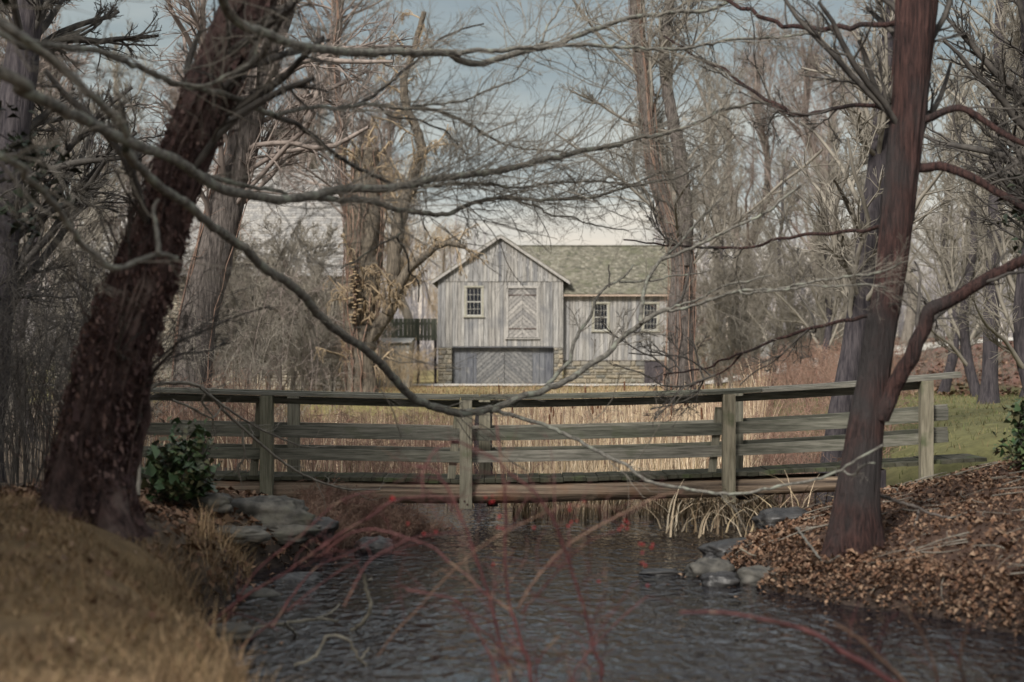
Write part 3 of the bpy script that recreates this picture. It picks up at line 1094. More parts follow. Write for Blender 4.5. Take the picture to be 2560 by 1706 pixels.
vx = lambda px: (px - 1280) / FPX * 82
boards(mb, vx(1745), vx(1935), 1.0, CAMZ + (890 - 848) / FPX * 82, 82, w=(.18, .3))
mb.build('planks', M['plank_grey'], ff)
mb = MB()
for k in range(6):
    a = vx(1750) + (vx(1930) - vx(1750)) * k / 5
    mb.box(a - .06, a + .06, 82.06, 82.2, .8, CAMZ + (890 - 848) / FPX * 82)
mb.build('post', M['plank_grey'], ff)

# ------------------------------------------------------------------ the footbridge
Y0, Y1 = 20.0, 20.85
KN = FPX / Y0
BXP = [200, 310, 663, 900, 1165, 1400, 1600, 1820, 2100, 2330, 2450]
CAPY = [970, 975, 984, 990, 996, 993, 988, 981, 966, 946, 935]
DECK = [1184, 1187, 1192, 1195, 1200, 1196, 1191, 1184, 1170, 1153, 1146]
N2X = lambda px: (px - 1280) / KN
capz = lambda x: CAMZ - (np.interp(x * KN + 1280, BXP, CAPY) - 890) / KN
deckz = lambda x: CAMZ - (np.interp(x * KN + 1280, BXP, DECK) - 890) / KN
bridge = thing('footbridge', 'weathered wooden footbridge with rails spanning the stream on a log', 'bridge', (0, 20.5, 0))
OFF = .22     # the far railing stands a little to the right


def plank_x(mb, x0, x1, y0, y1, zf, z0, z1, n=8):
    """a board following the sag of the bridge"""
    xs_ = np.linspace(x0, x1, n)
    o = len(mb.V)
    for X in xs_:
        z = zf(X)
        mb.V += [(X, y0, z + z0), (X, y1, z + z0), (X, y1, z + z1), (X, y0, z + z1)]
    for i in range(n - 1):
        a = o + i * 4
        mb.F += [(a + j, a + (j + 1) % 4, a + 4 + (j + 1) % 4, a + 4 + j) for j in range(4)]
    e_ = o + (n - 1) * 4
    mb.F += [(o + 3, o + 2, o + 1, o), (e_, e_ + 1, e_ + 2, e_ + 3)]


posts_n = [668, 1165, 1821, 2314]
posts_f = [663 + 40, 1180, 1800, 2270]
edges = [N2X(p) for p in (250, 668, 1165, 1821, 2314, 2400)]
for yy, dx, nm in ((Y0, 0, 'n'), (Y1, OFF, 'f')):
    pp = [N2X(p) for p in (posts_n if nm == 'n' else (668, 1165, 1821, 2314))]
    for k in range(3):            # top rail in lengths
        a, b_ = [(N2X(300), N2X(1150)), (N2X(1153), N2X(1900)), (N2X(1903), N2X(2400))][k]
        mb = MB()
        plank_x(mb, a + dx, b_ + dx, yy - .10, yy + .10, capz, -.022, .022)
        mb.build('handrail', M['rail'], bridge, bevel=.004)
    mb = MB()
    plank_x(mb, N2X(300) + dx, N2X(2300) + dx, yy + .055, yy + .095, capz, -.125, -.055, 14)
    mb.build('under_rail', M['rail'], bridge, bevel=.003)
    for frac, hgt in ((.545, .155), (.27, .14)):
        for k in range(5):
            a, b_ = edges[k] + dx, edges[k + 1] + dx
            if k == 4: b_ = N2X(2375) + dx
            if k == 0: a = N2X(340) + dx
            zf = lambda X, fr=frac: deckz(X) + (capz(X) - deckz(X)) * fr + .002 * k
            mb = MB()
            plank_x(mb, a + .004, b_ - .004, yy + .055, yy + .093, zf, -hgt / 2, hgt / 2)
            mb.build('rail', M['rail'], bridge, bevel=.004)
    for i, p in enumerate(pp):
        X = p + dx
        mb = MB()
        w_ = .078 if nm == 'n' else .075
        mb.box(X - w_, X + w_, yy - .10, yy + .052, min(deckz(X) - .36, gz(X, yy) + .02 if gz(X, yy) > .25 else 9), capz(X) - .024)
        po = mb.build('post', M['post'], bridge, bevel=.008)
        if nm == 'n':
            for zz in (.30, .26):
                bo = MB()
                aa = np.linspace(0, 2 * math.pi, 9)[:-1]
                cxp = X + (.02 if zz > .28 else -.015)
                bo.prism([(cxp + .014 * math.cos(q), yy - .108, deckz(X) - zz + .014 * math.sin(q)) for q in aa], (0, .012, 0))
                bo.build('bolt', M['iron'], po)
            if i < 3:       # slanted brace board beside the post
                br = MB()
                d1, d2 = .10, .19
                zt, zb_ = capz(X) - .19 if i else capz(X) - .05, deckz(X) + .005
                br.hexa([(X - d2 - .05, yy + .10, zb_), (X - d2 + .05, yy + .10, zb_), (X - d2 + .05, yy + .135, zb_), (X - d2 - .05, yy + .135, zb_),
                         (X - d1 - .05, yy + .10, zt), (X - d1 + .05, yy + .10, zt), (X - d1 + .05, yy + .135, zt), (X - d1 - .05, yy + .135, zt)])
                br.build('brace', M['post'], bridge, bevel=.004)
mb = MB()
X = N2X(330)
while X < N2X(2445):
    ww = random.uniform(.135, .15)
    dz = random.uniform(-.006, .006)
    ya = Y0 - .09 + random.uniform(-.03, .03) if False else Y0 + .145 + random.uniform(-.02, .02)
    # planks are notched clear of the posts: they end just behind the near railing line
    near = min(abs(X + ww / 2 - N2X(p)) for p in posts_n)
    y_a = Y0 + .06 + (0 if near < .18 else random.uniform(-.015, .0))
    za, zb_ = deckz(X) + dz, deckz(X + ww) + dz
    mb.hexa([(X, y_a, za - .048), (X + ww - .008, y_a, zb_ - .048), (X + ww - .008, Y1 + .07, zb_ - .048), (X, Y1 + .07, za - .048),
             (X, y_a, za), (X + ww - .008, y_a, zb_), (X + ww - .008, Y1 + .07, zb_), (X, Y1 + .07, za)])
    X += ww
mb.build('deck', M['deck'], bridge)
for yy in (Y0 + .13, Y1 - .1):
    pts, rr = [], []
    for px, top, bot in ((520, 1200, 1256), (700, 1201, 1257), (1000, 1205, 1258), (1300, 1207, 1258), (1500, 1205, 1251), (1800, 1199, 1243), (2110, 1190, 1228)):
        pts.append(P(px, (top + bot) / 2, Y0 + .16))
        rr.append((bot - top) / 2 / KN)
    pts = [(p[0], yy, p[2]) for p in pts]
    v, f = trunk_mesh(pts, rr, 20, .10, .05, 3.0, seed=yy)
    mesh_from('log_beam', v, f, M['log'], bridge, True)
for px in (668, 1230, 1870):
    mb = MB()
    X = N2X(px)
    mb.box(X - .07, X + .07, Y0 + .3, Y1 + .1, deckz(X) - .37, deckz(X) - .25)
    mb.build('cross_beam', M['bark_dark'], bridge, bevel=.008)
# bank seat under the bridge ends
for px, nm in ((480, 'left'), (2180, 'right')):
    X = N2X(px)
    mb = MB()
    mb.box(X - .2, X + .2, Y0 + .08, Y1 - .05, gz(X, 20.5) - .5, deckz(X) - .055)
    mb.build('end_sill', M['bark_dark'], bridge, bevel=.02)


# ------------------------------------------------------------------ rocks
def rock(px, py, Y, sx, sy, sz, label, m='rock', seed=1, sink=.35, rot=0):
    x_, y_, zb = P(px, py, Y)
    n1_, n2_ = 30, 48
    vs = []
    for i in range(n1_ + 1):
        th = math.pi * i / n1_
        for j in range(n2_):
            ph = 2 * math.pi * j / n2_
            q = Vector((math.sin(th) * math.cos(ph), math.sin(th) * math.sin(ph), math.cos(th)))
            k = 1 / max(abs(q.x) ** 3 + abs(q.y) ** 3 + abs(q.z) ** 3, 1e-6) ** (1 / 3)
            k = .1 + .9 * k
            k = min(k, 1.22)
            d = 1 + .30 * mnoise.noise(q * 1.5 + Vector((seed * 7, 0, 0))) + .16 * abs(mnoise.noise(q * 3.1 + Vector((0, seed * 5, 0)))) + .14 * abs(mnoise.noise(q * 5 + Vector((seed, 0, 0))))  + .05 * mnoise.noise(q * 15)
            q = q * k * d
            a, b_ = q.x * sx, q.y * sy
            vs.append((a * math.cos(rot) - b_ * math.sin(rot), a * math.sin(rot) + b_ * math.cos(rot), q.z * sz + sz * (1 - sink)))
    fs = []
    for i in range(n1_):
        for j in range(n2_):
            fs.append((i * n2_ + j, (i + 1) * n2_ + j, (i + 1) * n2_ + (j + 1) % n2_, i * n2_ + (j + 1) % n2_))
    o = mesh_from('rock', np.array(vs), np.array(fs), M[m], None, True)
    o.location = (x_, y_, max(zb, gz(x_, y_) - .25 * sz))
    tag(o, label, 'rock')
    return o


rock(655, 1340, 16.9, .46, .24, .17, 'long grey rock lying on the left bank below the bridge end', seed=1, rot=-.05)
rock(690, 1405, 16.8, .42, .2, .10, 'flat brownish rock wedged under the long grey rock', seed=2)
rock(585, 1440, 16.0, .30, .2, .08, 'pale flat rock at the left water edge nearer than the long grey rock', seed=3, rot=.3)
rock(790, 1388, 17.6, .20, .18, .13, 'dark wet rock at the waterline right of the long grey rock', 'wet_rock', seed=4)
rock(940, 1388, 17.6, .2, .16, .11, 'brown rounded rock at the foot of the brushy bank under the bridge', 'wet_rock', seed=5, rot=.4)
rock(1775, 1452, 15.7, .22, .17, .12, 'pale angular rock at the tip of the right bank', seed=6, rot=.3)
rock(1650, 1440, 15.8, .19, .11, .045, 'low black rock awash in the middle of the water', 'wet_rock', seed=7, sink=.5)
rock(1850, 1404, 17.0, .42, .24, .13, 'black wet boulder on the right bank edge above the pale angular rock', 'wet_rock', seed=8, rot=.5)
rock(1960, 1325, 18.0, .30, .24, .13, 'dark rock under the right end of the log', 'wet_rock', seed=9)
rock(1905, 1466, 15.2, .22, .2, .11, 'mossy green topped rock half sunk in the right bank leaves', seed=10)
rock(640, 1510, 14.4, .2, .16, .08, 'grey stone in the weeds at the left water edge', seed=11)
rock(560, 1600, 12.2, .22, .16, .07, 'blurred grey stone low on the left bank above the fallen branch', seed=12)
rock(1800, 1478, 15.0, .16, .12, .10, 'small dark stone in front of the pale angular rock', 'wet_rock', seed=13)
rock(745, 1470, 15.5, .22, .16, .09, 'dark flat stone in the water below the left rocks', 'wet_rock', seed=14, sink=.5)
rock(510, 1400, 16.4, .30, .14, .10, 'tan split stone behind the grassy mound', seed=15, rot=-.4)


# ------------------------------------------------------------------ tree builders
def paths(lst, Y):
    """pixel polyline with radii -> points in space and real radii; Y: depth pair start,end"""
    n = len(lst)
    L = [0]
    for i in range(1, n): L.append(L[-1] + math.hypot(lst[i][0] - lst[i - 1][0], lst[i][1] - lst[i - 1][1]))
    pts, rr = [], []
    for i, q in enumerate(lst):
        u = L[i] / L[-1]
        yy = Y[0] + (Y[1] - Y[0]) * u
        pts.append(P(q[0], q[1], yy))
        rr.append(q[2] / FPX * yy)
    return pts, rr


def fill_r(pts, r0, r1):
    n = len(pts)
    return [(p[0], p[1], r0 + (r1 - r0) * i / (n - 1)) for i, p in enumerate(pts)]


def even(p, r, n):
    L = np.r_[0, np.cumsum(np.linalg.norm(np.diff(p, axis=0), axis=1))]
    t_ = np.linspace(0, L[-1], n)
    return np.stack([np.interp(t_, L, p[:, k]) for k in range(3)], 1), np.interp(t_, L, r)


# ---- the near tree on the left whose long bare limbs cross the picture
ft = thing('bare_tree', 'leafless lichen-grey tree whose long limbs sweep across from the left edge', 'tree', (-5.0, 9.2, gz(-5.0, 9.2)))
tv = trunk_mesh([(-5.0, 9.2, .6), (-4.9, 9.2, 2.2), (-4.75, 9.3, 4.2), (-4.8, 9.4, 6.5), (-4.6, 9.5, 9)], [.26, .22, .2, .16, .09], 18, .12, .10, flare=.4)
mesh_from('trunk', *tv, M['branch'], ft, True)
crown = Tubes()
LIMBS = {}


def limb(name, lst, r0, r1, Y, pre=None, mt='branch', kidspec=1.0, sides=9):
    ps, rr = paths(fill_r(lst, r0, r1), Y)
    if pre is not None:
        ps = list(pre[0]) + ps
        rr = list(pre[1]) + rr
    p, r = resample(ps, rr, .07, .0045)
    kk = rng.normal(0, 1, (len(p) // 5 + 2, 3))
    kx = np.arange(len(p)) / 5
    p = p + .010 * np.stack([np.interp(kx, np.arange(len(kk)), kk[:, q_]) for q_ in range(3)], 1)
    # knots and slight swellings
    r = r * (1 + .09 * np.sin(np.arange(len(r)) * 1.9 + rng.uniform(0, 6)) * rng.uniform(.3, 1, len(r)))
    T = Tubes()
    T.add(p, r, sides)
    T.build('branch', M[mt], ft)
    q, rq = even(p, r, 24)
    LIMBS[name] = (q, rq, kidspec, p)
    return p, r


TR = np.array([-4.85, 9.25, 0])
at = lambda z: [(-4.8, 9.3, z)]
limb('B', [(0, 183), (58, 223), (134, 268), (210, 304), (290, 344), (330, 362), (429, 397), (491, 440), (558, 473), (625, 491), (696, 498), (781, 493), (848, 475), (937, 471), (1000, 466),
           (1101, 449), (1145, 444), (1190, 433), (1257, 422), (1324, 411), (1369, 397), (1413, 388), (1480, 375), (1534, 362), (1579, 348), (1632, 346), (1681, 328), (1748, 304), (1819, 272), (1872, 259), (1930, 259)],
     16, 3, (9.3, 18), (at(4.6), [.10]), kidspec=1.6)
limb('A', [(321, 372), (339, 411), (379, 451), (424, 487), (482, 527), (536, 567), (594, 612), (611, 625), (659, 669), (718, 708), (758, 748), (797, 787), (845, 827), (896, 862), (936, 898), (979, 943), (1016, 975),
           (1043, 1001), (1077, 1018), (1118, 1031), (1158, 1034), (1192, 1031), (1226, 1023)], 12, 9.5, (10.3, 15.5), kidspec=.35, sides=12)
limb('A2', [(1222, 1024), (1262, 1010), (1292, 1000), (1343, 980), (1372, 968), (1417, 950), (1447, 932), (1476, 911), (1518, 884), (1542, 860), (1572, 837), (1604, 810), (1631, 792), (1673, 779)], 9, 5.5, (15.5, 16.5), kidspec=.5)
limb('A3', [(1604, 810), (1604, 768), (1610, 721), (1625, 688), (1655, 649), (1685, 622), (1715, 590), (1741, 560), (1780, 520), (1820, 478)], 5.5, 2, (16.3, 17.5), kidspec=.9)
limb('A4', [(1655, 649), (1739, 620), (1792, 594), (1863, 562), (1917, 531), (1962, 495), (2006, 466)], 4, 3, (16.8, 16), kidspec=.8)
limb('A5', [(1673, 779), (1700, 750), (1712, 715), (1726, 658), (1728, 631)], 4.5, 2, (16.5, 16.7), mt='twig_dark', kidspec=.3)
limb('A6', [(1673, 779), (1690, 768), (1760, 744), (1813, 715), (1874, 702), (1928, 686)], 3.5, 2, (16.5, 15.5), kidspec=.9)
limb('A7', [(1673, 779), (1679, 779), (1760, 756), (1844, 725), (1935, 725), (2004, 707), (2081, 696), (2157, 692), (2215, 675), (2253, 652)], 4, 2.5, (16.5, 14), kidspec=1.0)
limb('A8', [(1844, 727), (1867, 736), (1966, 721), (2043, 715), (2146, 713), (2215, 721)], 3, 2, (15.6, 14), kidspec=.9)
limb('A9', [(1366, 965), (1384, 944), (1405, 920), (1423, 905), (1432, 872), (1447, 831), (1468, 804), (1480, 777), (1488, 753), (1506, 730), (1521, 716), (1548, 703), (1572, 682), (1584, 660)], 5.5, 2, (15.9, 16.6), kidspec=.35)
limb('A10', [(1521, 716), (1522, 694), (1520, 661)], 2.5, 1.5, (16.4, 16.6), mt='twig_dark', kidspec=.2)
limb('A11', [(1548, 706), (1595, 706), (1640, 703), (1685, 691), (1738, 686), (1790, 668)], 3, 1.5, (16.5, 17), kidspec=.6)
limb('AL', [(1226, 1024), (1260, 1028), (1300, 1038), (1344, 1054), (1388, 1073), (1433, 1097), (1484, 1127), (1521, 1144), (1565, 1160), (1586, 1178), (1606, 1194), (1640, 1207), (1691, 1216), (1742, 1224), (1810, 1229), (1861, 1228), (1912, 1219),
            (1980, 1209), (2031, 1202), (2100, 1174), (2155, 1142), (2210, 1115)], 5.2, 3.2, (15.5, 13.4), kidspec=.12)
limb('AL2', [(2106, 1179), (2133, 1189), (2155, 1164), (2188, 1159)], 3, 2, (14, 13.5), kidspec=.2)
limb('B2', [(491, 436), (527, 442), (580, 455), (647, 475), (714, 490)], 7, 5, (12.0, 12.9), kidspec=.8)
limb('D', [(730, 497), (795, 497), (850, 500), (900, 501), (945, 511), (989, 527), (1034, 533), (1087, 536), (1123, 529), (1159, 513), (1204, 504), (1257, 498), (1324, 496), (1382, 500), (1436, 496), (1480, 489), (1525, 480), (1592, 464), (1650, 451), (1704, 442), (1748, 415)],
     8, 2.5, (13.2, 18), kidspec=1.5)
limb('D2', [(960, 469), (1003, 464), (1034, 464), (1101, 464), (1190, 460), (1257, 464), (1302, 466), (1369, 460), (1436, 455), (1503, 455), (1570, 460), (1623, 442), (1704, 415)], 4.5, 2, (14, 17.5), kidspec=1.5)
limb('D3', [(1257, 498), (1300, 503), (1346, 518), (1369, 538), (1427, 540), (1467, 558), (1570, 576)], 3.2, 1.5, (16, 17), kidspec=1.2)
limb('D4', [(1007, 534), (1006, 555), (1005, 576), (998, 589), (953, 612), (904, 643), (850, 672)], 4, 2, (14.6, 15), kidspec=.5)
limb('D5', [(998, 589), (1020, 638), (1023, 677), (1046, 704), (1048, 760)], 3.2, 2, (14.8, 15.2), mt='twig_dark', kidspec=.5)
limb('C', [(440, -200), (500, -110), (562, 0), (580, 31), (625, 67), (692, 96), (781, 120), (870, 129), (937, 131), (1000, 129), (1034, 132), (1087, 132), (1132, 133)], 13, 9.5, (10, 14.0), (at(7.2), [.09]), kidspec=.6)
limb('C2', [(1132, 132), (1168, 124), (1235, 129), (1302, 123), (1369, 120), (1436, 114), (1525, 116), (1592, 120), (1681, 123), (1793, 107), (1900, 96), (2050, 84)], 6.5, 3, (14, 17), kidspec=1.0)
limb('C3', [(1126, 134), (1168, 153), (1204, 160), (1257, 147), (1324, 129), (1391, 112), (1436, 94), (1503, 71), (1561, 49), (1605, 42), (1681, 31), (1770, 22), (1850, -10)], 9.5, 4, (14, 17), kidspec=1.0)
limb('C4', [(1342, 126), (1362, 95), (1372, 65), (1395, 25), (1420, -30)], 3.5, 2, (15.6, 16), kidspec=.8)
limb('F', [(0, 54), (45, 89), (134, 152), (170, 179), (250, 259), (290, 300), (318, 340)], 13, 9, (9.2, 10.1), (at(5.2), [.07]), kidspec=.4)
limb('E', [(0, 84), (40, 92), (107, 105), (179, 118), (246, 134), (312, 156), (379, 179), (437, 205), (491, 221), (558, 239), (625, 266), (683, 286)], 8, 7.5, (9.8, 13), (at(5.0), [.06]), mt='branch', kidspec=.5)
limb('E1', [(683, 286), (714, 279), (781, 270), (848, 268), (915, 264), (945, 266), (989, 268), (1034, 270), (1087, 275), (1132, 290), (1177, 312), (1221, 339), (1266, 362), (1302, 373), (1369, 377), (1427, 388)], 6, 2, (13, 16.5), kidspec=1.3)
limb('E1b', [(1034, 270), (1101, 263), (1168, 245), (1235, 223), (1288, 201), (1337, 165)], 3.2, 1.5, (14.8, 16), kidspec=1.0)
limb('E1c', [(890, 268), (904, 257), (945, 228), (989, 192), (1034, 156), (1052, 143), (1092, 103), (1145, 76), (1208, 58)], 5, 2, (14.2, 15.5), mt='twig_dark', kidspec=1.0)
limb('E2', [(683, 286), (737, 308), (781, 335), (826, 375), (862, 406), (915, 435), (960, 455), (980, 462)], 7, 4, (13, 14), mt='twig_dark', kidspec=.6)
limb('E3', [(945, 268), (980, 295), (1034, 299), (1070, 312), (1114, 330), (1141, 357), (1168, 388)], 3.2, 2, (14.4, 15), mt='twig_dark', kidspec=1.2)
limb('G', [(0, 390), (58, 437), (134, 509), (179, 576), (223, 625), (263, 656), (295, 670), (330, 656), (366, 645), (397, 636), (442, 647)], 9, 6, (9, 10.6), (at(3.9), [.06]), kidspec=.4)
limb('G2', [(397, 638), (397, 594), (393, 549), (384, 518), (395, 500)], 7, 4, (10.4, 10.6), kidspec=.3)
limb('H', [(437, 207), (513, 210), (580, 179), (625, 152), (643, 107)], 5, 4, (11.4, 11.6), kidspec=.5)
# twig sprays on every limb
T0 = {'B': .42, 'C': .3, 'E': .4, 'F': .3, 'G': .3, 'A': .2}
for nm, (q, r, ks, p) in LIMBS.items():
    L = np.linalg.norm(np.diff(p, axis=0), axis=1).sum()
    k1 = max(1, int(L * 9 * ks * (1 - T0.get(nm, 0))))
    c1, r1 = kids(q[None], r[None], k1, .3, (.4, .95), 7, T0.get(nm, .12), 1, up=.10, wob=.14, rr=.35, rmin=.002, tip=.4, flat=.8, lmin=.35, lmax=1.1)
    r1 = np.minimum(r1, .0045)
    crown.add(c1, r1, 4)
    c2, r2_ = kids(c1, r1, 6, .5, (.4, .9), 5, .15, 1, up=.05, wob=.16, rr=.65, rmin=.0016, tip=.5, lmin=.12, lmax=.5)
    crown.add(c2, r2_, 3)
    c3, r3_ = kids(c2, r2_, 3, .5, (.4, .9), 4, .2, 1, up=.05, wob=.16, rr=.7, rmin=.0013, tip=.6, lmin=.05, lmax=.25)
    crown.add(c3, r3_, 3)
crown.build('crown', M['twig'], ft)


def trunk_tree(name, label, path, Y, m, tw, seed=1, amp=.14, base=True, flare=.35, limbs=(), crown_k=14, crown_len=.35, lv=(7, 6, 4), up=.3, rcap=.03, vines=None, clumps=0, freq=7.0, t0=.45, sides=20, fine=.0035, grav=None, group=None, ratio2=.45):
    """path: (px, py, half width px) from the ground upwards"""
    ps, rr = paths(path, Y if isinstance(Y, tuple) else (Y, Y))
    if base:
        x_, y_, z_ = ps[0]
        g = gz(x_, y_) - .15
        if z_ > g + .05:
            ps = [(x_ - (ps[1][0] - x_) * .15, y_, g)] + ps
            rr = [rr[0] * 1.08] + rr
    root = thing(name, label, 'tree', (ps[0][0], ps[0][1], gz(ps[0][0], ps[0][1])), group)
    mesh_from('trunk', *trunk_mesh(ps, rr, sides, .10 if sides > 30 else .16, amp, freq, flare=flare, seed=seed), m, root, True)
    T = Tubes()
    p, r = resample(ps, rr, .3)
    q, rq = even(p, r, 24)
    src = [(q, rq)]
    for lp, r0, r1, yy in limbs:
        a, b_ = paths(fill_r(lp, r0, r1), yy)
        a, b_ = resample(a, b_, .15, .01)
        v, f = trunk_mesh(a, b_, 10, .15, amp * .8, seed=seed + 3)
        mesh_from('limb', v, f, m, root, True)
        src.append(even(a, b_, 24))
    for i, (q, rq) in enumerate(src):
        k1 = crown_k if i == 0 else max(4, crown_k // 2)
        c1, r1 = kids(q[None], rq[None], k1, crown_len, (.5, 1.1), 8, t0 if i == 0 else .25, 1, up=up, wob=.16, rr=.35, rmin=.012, tip=.3, lmin=1.0)
        r1 = np.minimum(r1, rcap)
        T.add(c1, r1, 5)
        c2, r2_ = kids(c1, r1, lv[0], ratio2, (.4, .9), 6, .15, 1, up=.1, wob=.18, rr=.55, rmin=fine * 1.8, tip=.4, grav=grav)
        T.add(c2, r2_, 3)
        c3, r3_ = kids(c2, r2_, lv[1], .5, (.4, .9), 5, .15, 1, up=.05, wob=.18, rr=.6, rmin=fine * 1.2, tip=.5, grav=grav)
        T.add(c3, r3_, 3)
        if lv[2]:
            c4, r4_ = kids(c3, r3_, lv[2], .55, (.4, .9), 4, .15, 1, up=.05, wob=.18, rr=.65, rmin=fine, tip=.6, grav=grav)
            T.add(c4, r4_, 3)
    T.build('crown', tw, root)
    if vines:
        V_ = Tubes()
        for k in range(vines):
            a0 = rng.uniform(0, 6.28)
            tw_ = rng.uniform(-1.5, 1.5)
            n = 30
            qq, rq = even(p, r, n)
            aa = a0 + tw_ * np.linspace(0, 1, n) + rng.normal(0, .12, n).cumsum() * .5
            rad_ = rq * rng.uniform(1.0, 1.25)
            ring = qq + np.stack([np.cos(aa) * rad_, np.sin(aa) * rad_, np.zeros(n)], 1) + rng.normal(0, .015, (n, 3))
            V_.add(ring, np.full(n, rng.uniform(.006, .02)), 5)
            kk, kr = kids(ring[None], np.full((1, n), .01), 34, .05, (.6, 1.4), 5, 0, 1, up=0, wob=.35, rr=.5, rmin=.0025, tip=.5, lmin=.15, lmax=.6)
            V_.add(kk, kr, 3)
            k2_, kr2 = kids(kk, kr, 4, .6, (.5, 1.2), 4, .1, 1, wob=.35, rr=.7, rmin=.002)
            V_.add(k2_, kr2, 3)
        V_.build('vine', M['twig_red'] if not clumps else M['bark_red'], root)
    if clumps:
        n = clumps
        L_ = np.clip(np.abs(rng.normal(.0, .36, n)), 0, .98) * 23
        i0_ = L_.astype(int)
        u_ = (L_ - i0_)[:, None]
        qq, rq = even(p, r, 25)
        cpt = qq[i0_] * (1 - u_) + qq[i0_ + 1] * u_
        aa = rng.uniform(0, 6.28, n)
        lump = .5 + .5 * np.sin(aa * 3 + L_ * 2.1) * np.sin(L_ * 1.3 + aa)
        rr_ = (rq[i0_] * (1.0 + .42 * lump * rng.uniform(.2, 1, n)))[:, None]
        cpt = cpt + np.stack([np.cos(aa), np.sin(aa), rng.normal(0, .1, n)], 1) * rr_
        mesh_from('dead_leaves', *leaf_arrays(cpt, .036, 1.4), M['dead_leaf'], root)
    return root


sc = 1.088
pp = lambda l: [(a * sc, b_ * sc, c_ * sc) for a, b_, c_ in l]
trunk_tree('leaning_tree', 'huge shaggy red-brown trunk leaning to the right on the left bank', pp([(200, 1195, 88), (210, 1050, 80), (248, 900, 75), (284, 760, 69), (343, 600, 60), (398, 430, 56), (450, 300, 54), (510, 150, 53), (580, 0, 52), (650, -150, 50), (700, -320, 42)]), (12, 13),
           M['bark_red'], M['twig_dark'], seed=2, amp=.22, crown_k=16, crown_len=.3, lv=(5, 4, 3), vines=9, rcap=.03, t0=.3, sides=56, clumps=9000, freq=14, flare=.6,
           limbs=[([(302, 1274), (329, 1175), (357, 1076), (373, 923), (362, 846), (375, 760)], 15, 9, (12.3, 12.3))])
trunk_tree('willow_tree', 'grey-brown trunk rising just behind the leaning red-brown one', pp([(436, 960, 46), (440, 890, 44), (455, 750, 43), (490, 600, 42), (527, 450, 40), (562, 300, 36), (590, 200, 34), (622, 100, 32), (650, 0, 30), (690, -150, 26), (720, -300, 20)]), (30, 31),
           M['bark_brown'], M['twig_purple'], seed=4, amp=.14, crown_k=26, crown_len=.4, lv=(8, 7, 4), up=.05, rcap=.05, vines=6, t0=.35)
trunk_tree('willow_tree', 'broken-topped willow stump hung with orange twigs left of the barn', pp([(832, 900, 32), (830, 700, 34), (838, 560, 42), (842, 480, 44), (842, 400, 30), (840, 342, 27)]), (48, 48),
           M['bark_willow'], M['twig_orange'], seed=6, amp=.26, crown_k=40, crown_len=.22, lv=(8, 7, 3), up=.1, grav=.2, rcap=.03, t0=.1, vines=16,
           limbs=[([(905, 870), (940, 827), (968, 787), (992, 728), (1019, 677), (1054, 645), (1110, 609), (1165, 618)], 21, 6, (48, 47)),
                  ([(992, 735), (985, 640), (1007, 518), (1029, 464), (1043, 415), (1052, 379), (1047, 339), (1016, 268), (1010, 200), (1030, 140), (1060, 30)], 19, 7, (47.8, 48))], fine=.006)
trunk_tree('dark_tree', 'slim dark vine-wrapped trunk between the mill roof and the broken willow', [(890, 940, 15), (884, 700, 14), (872, 540, 13), (852, 420, 13), (856, 330, 12), (838, 220, 13), (834, 120, 15), (846, 40, 11), (832, -60, 9)], (51, 51),
           M['bark_brown'], M['twig_purple'], seed=8, amp=.25, crown_k=26, crown_len=.35, lv=(8, 7, 4), up=.1, rcap=.04, vines=8, t0=.4, fine=.005)
trunk_tree('twin_tree', 'twin-stemmed grey tree in front of the right end of the barn wing', pp([(1566, 960, 38), (1565, 880, 33), (1566, 780, 29), (1568, 690, 28), (1568, 600, 27), (1548, 540, 20), (1530, 480, 16), (1506, 400, 16), (1491, 300, 15), (1481, 200, 16), (1471, 100, 16), (1461, 0, 15), (1450, -120, 13), (1445, -300, 10)]), (44, 44),
           M['bark_brown'], M['twig_grey'], seed=10, amp=.2, crown_k=34, crown_len=.32, lv=(9, 7, 5), up=.1, rcap=.04, t0=.25, vines=12, fine=.0045,
           limbs=[(pp([(1572, 610, 0), (1574, 500, 0), (1570, 430, 0), (1560, 350, 0), (1545, 270, 0), (1531, 190, 0), (1527, 100, 0), (1540, 0, 0), (1560, -150, 0)]), 19, 11, (43.8, 44))])
